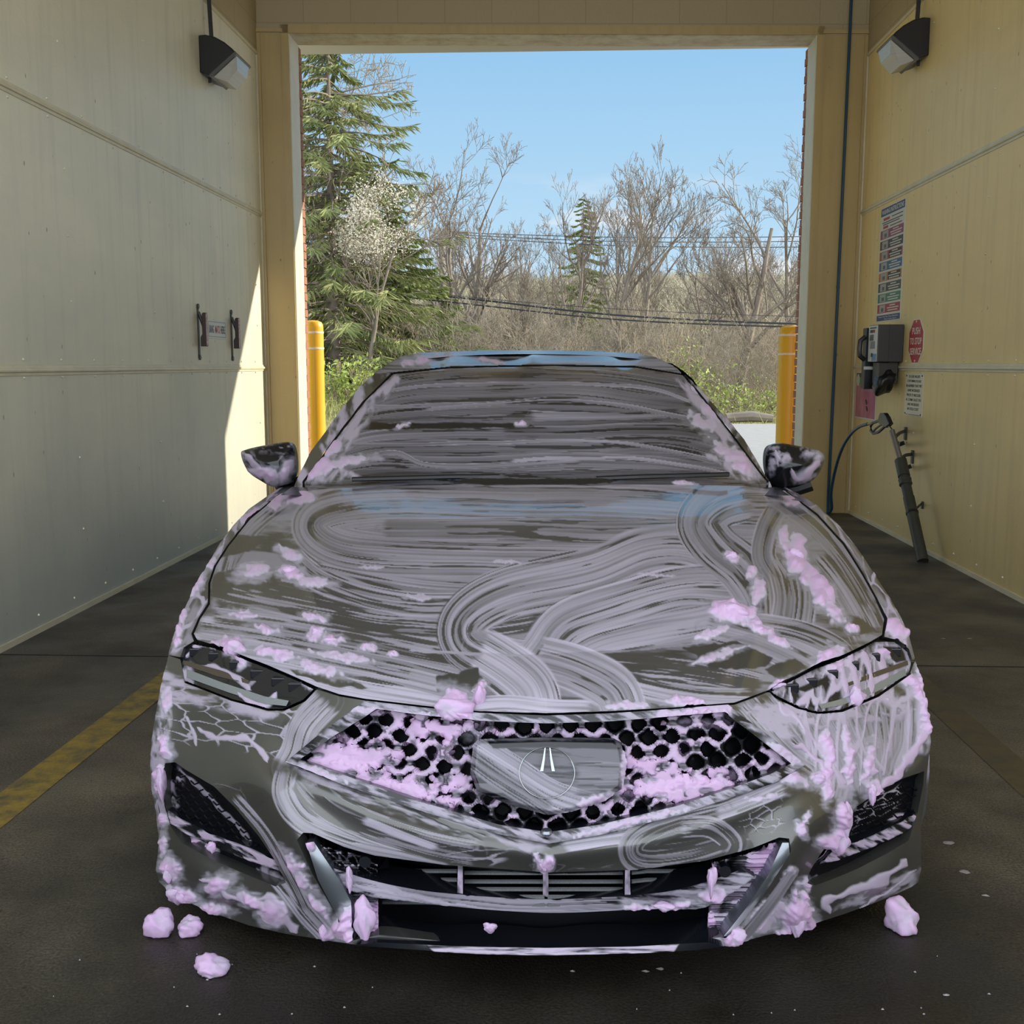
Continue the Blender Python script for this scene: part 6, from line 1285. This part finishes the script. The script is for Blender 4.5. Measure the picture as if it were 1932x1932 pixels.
# low weeds and dead grass
rs = np.random.RandomState(4); n = 9000; Yg = rs.uniform(16, 30, n); Xg = np.where(rs.rand(n) < .6, rs.uniform(-9, -2.6, n), rs.uniform(-9, 9, n)); Yg = np.where(Xg > -2.6, rs.uniform(25.4, 31, n), Yg)
P0 = np.array([[x, y, gz(x, y)-.03] for x, y in zip(Xg, Yg)]); hgt = rs.uniform(.08, .42, (n, 1))*np.where(Yg > 21, 1.3, .35)[:, None]; ln = rs.normal(0, .35, (n, 2)); tip = P0+np.concatenate([ln*hgt, hgt], 1); wv = rs.normal(0, 1, (n, 3)); wv[:, 2] = 0; wv = wv/np.linalg.norm(wv, axis=1, keepdims=True)*.012
V = np.stack([P0-wv, P0+wv, tip], 1).reshape(-1, 3); o = bpy.data.objects.new('dry_grass', raw_mesh('dry_grass', V, np.arange(n*3).reshape(-1, 3), mat('dry_grass_blades', (.42, .36, .16), .9, noise=(1.5, .8, (.26, .32, .10))))); COL.objects.link(o); tag(o, 'dry and green grass on the bank and verge beyond the exit', 'grass', kind='stuff')
# far hillside woodland
rs = np.random.RandomState(6); S = Segs()
for _ in range(5200):
    y = rs.uniform(62, 185); x = rs.uniform(-.30, .27)*y*1.05; z = gz(x, y); h = rs.uniform(2.0, 4.6); p = np.array([x, y, z-.3]); S.add(p, p+np.array([rs.normal(0, .2), 0, h]), .07, .03)
    for k in range(6):
        q = p+np.array([0, 0, h*rs.uniform(.3, .9)]); S.add(q, q+np.array([rs.normal(0, .9), rs.normal(0, .4), rs.uniform(.4, 1.5)]), .045, .02)
o = bpy.data.objects.new('hillside_woodland', S.mesh('hillside_woodland', mat('far_twigs', (.36, .31, .24), .9, noise=(.08, .9, (.28, .28, .16))), 3)); COL.objects.link(o); tag(o, 'brown leafless woodland covering the distant hillside', 'woodland', kind='stuff')
# pole and wires
p = on_y(836, 700, 42); UPB = empty('utility_pole', (p[0], 42, gz(p[0], 42)-.1)); tag(UPB, 'wooden utility pole with a crossarm, left of the forked bare tree', 'utility pole'); ztop = float(on_y(836, 436, 42)[2])
b = MB(); b.tube([(p[0], 42, gz(p[0], 42)-.1), (p[0], 42, ztop)], [.16, .11], 10); b.build('pole', BARK2, UPB, True); b = MB(); b.box((p[0]-.2, 41.9, ztop-.12), (p[0]+1.0, 42.0, ztop)); b.build('crossarm', BARK2, UPB); fin(UPB)
WIRE = mat('black_wire', (.02, .02, .022), .6)
for i, (a, mid, c_, r_, lab) in enumerate([((838, 438), (1180, 448), (1540, 446), .014, 'thin power line, topmost of the three high wires'), ((838, 442), (1180, 456), (1540, 455), .014, 'thin power line, middle of the three high wires'), ((838, 446), (1180, 464), (1540, 466), .014, 'thin power line, lowest of the three high wires'),
        ((905, 566), (1180, 596), (1540, 612), .028, 'thick low cable crossing in front of the wood, upper of the two'), ((905, 576), (1180, 604), (1540, 618), .022, 'thick low cable crossing in front of the wood, lower of the two'), ((880, 560), (1180, 584), (1540, 598), .008, 'faint wire above the thick low cables')]):
    Y = 41.9 if i < 3 else 31; pts = [tuple(on_y(q[0], q[1], Y)) for q in (a, mid, c_)]
    if i < 3: pts.append(tuple(on_y(1900, c_[1]-8, Y)))
    else: pts = [tuple(on_y(560, a[1]-38, Y))]+pts+[tuple(on_y(1900, c_[1]+2, Y))]
    tag(MB().tube([Vector(q) for q in crv(pts, 8)], r_, 5).build('power_line', WIRE, None), lab, 'power line')
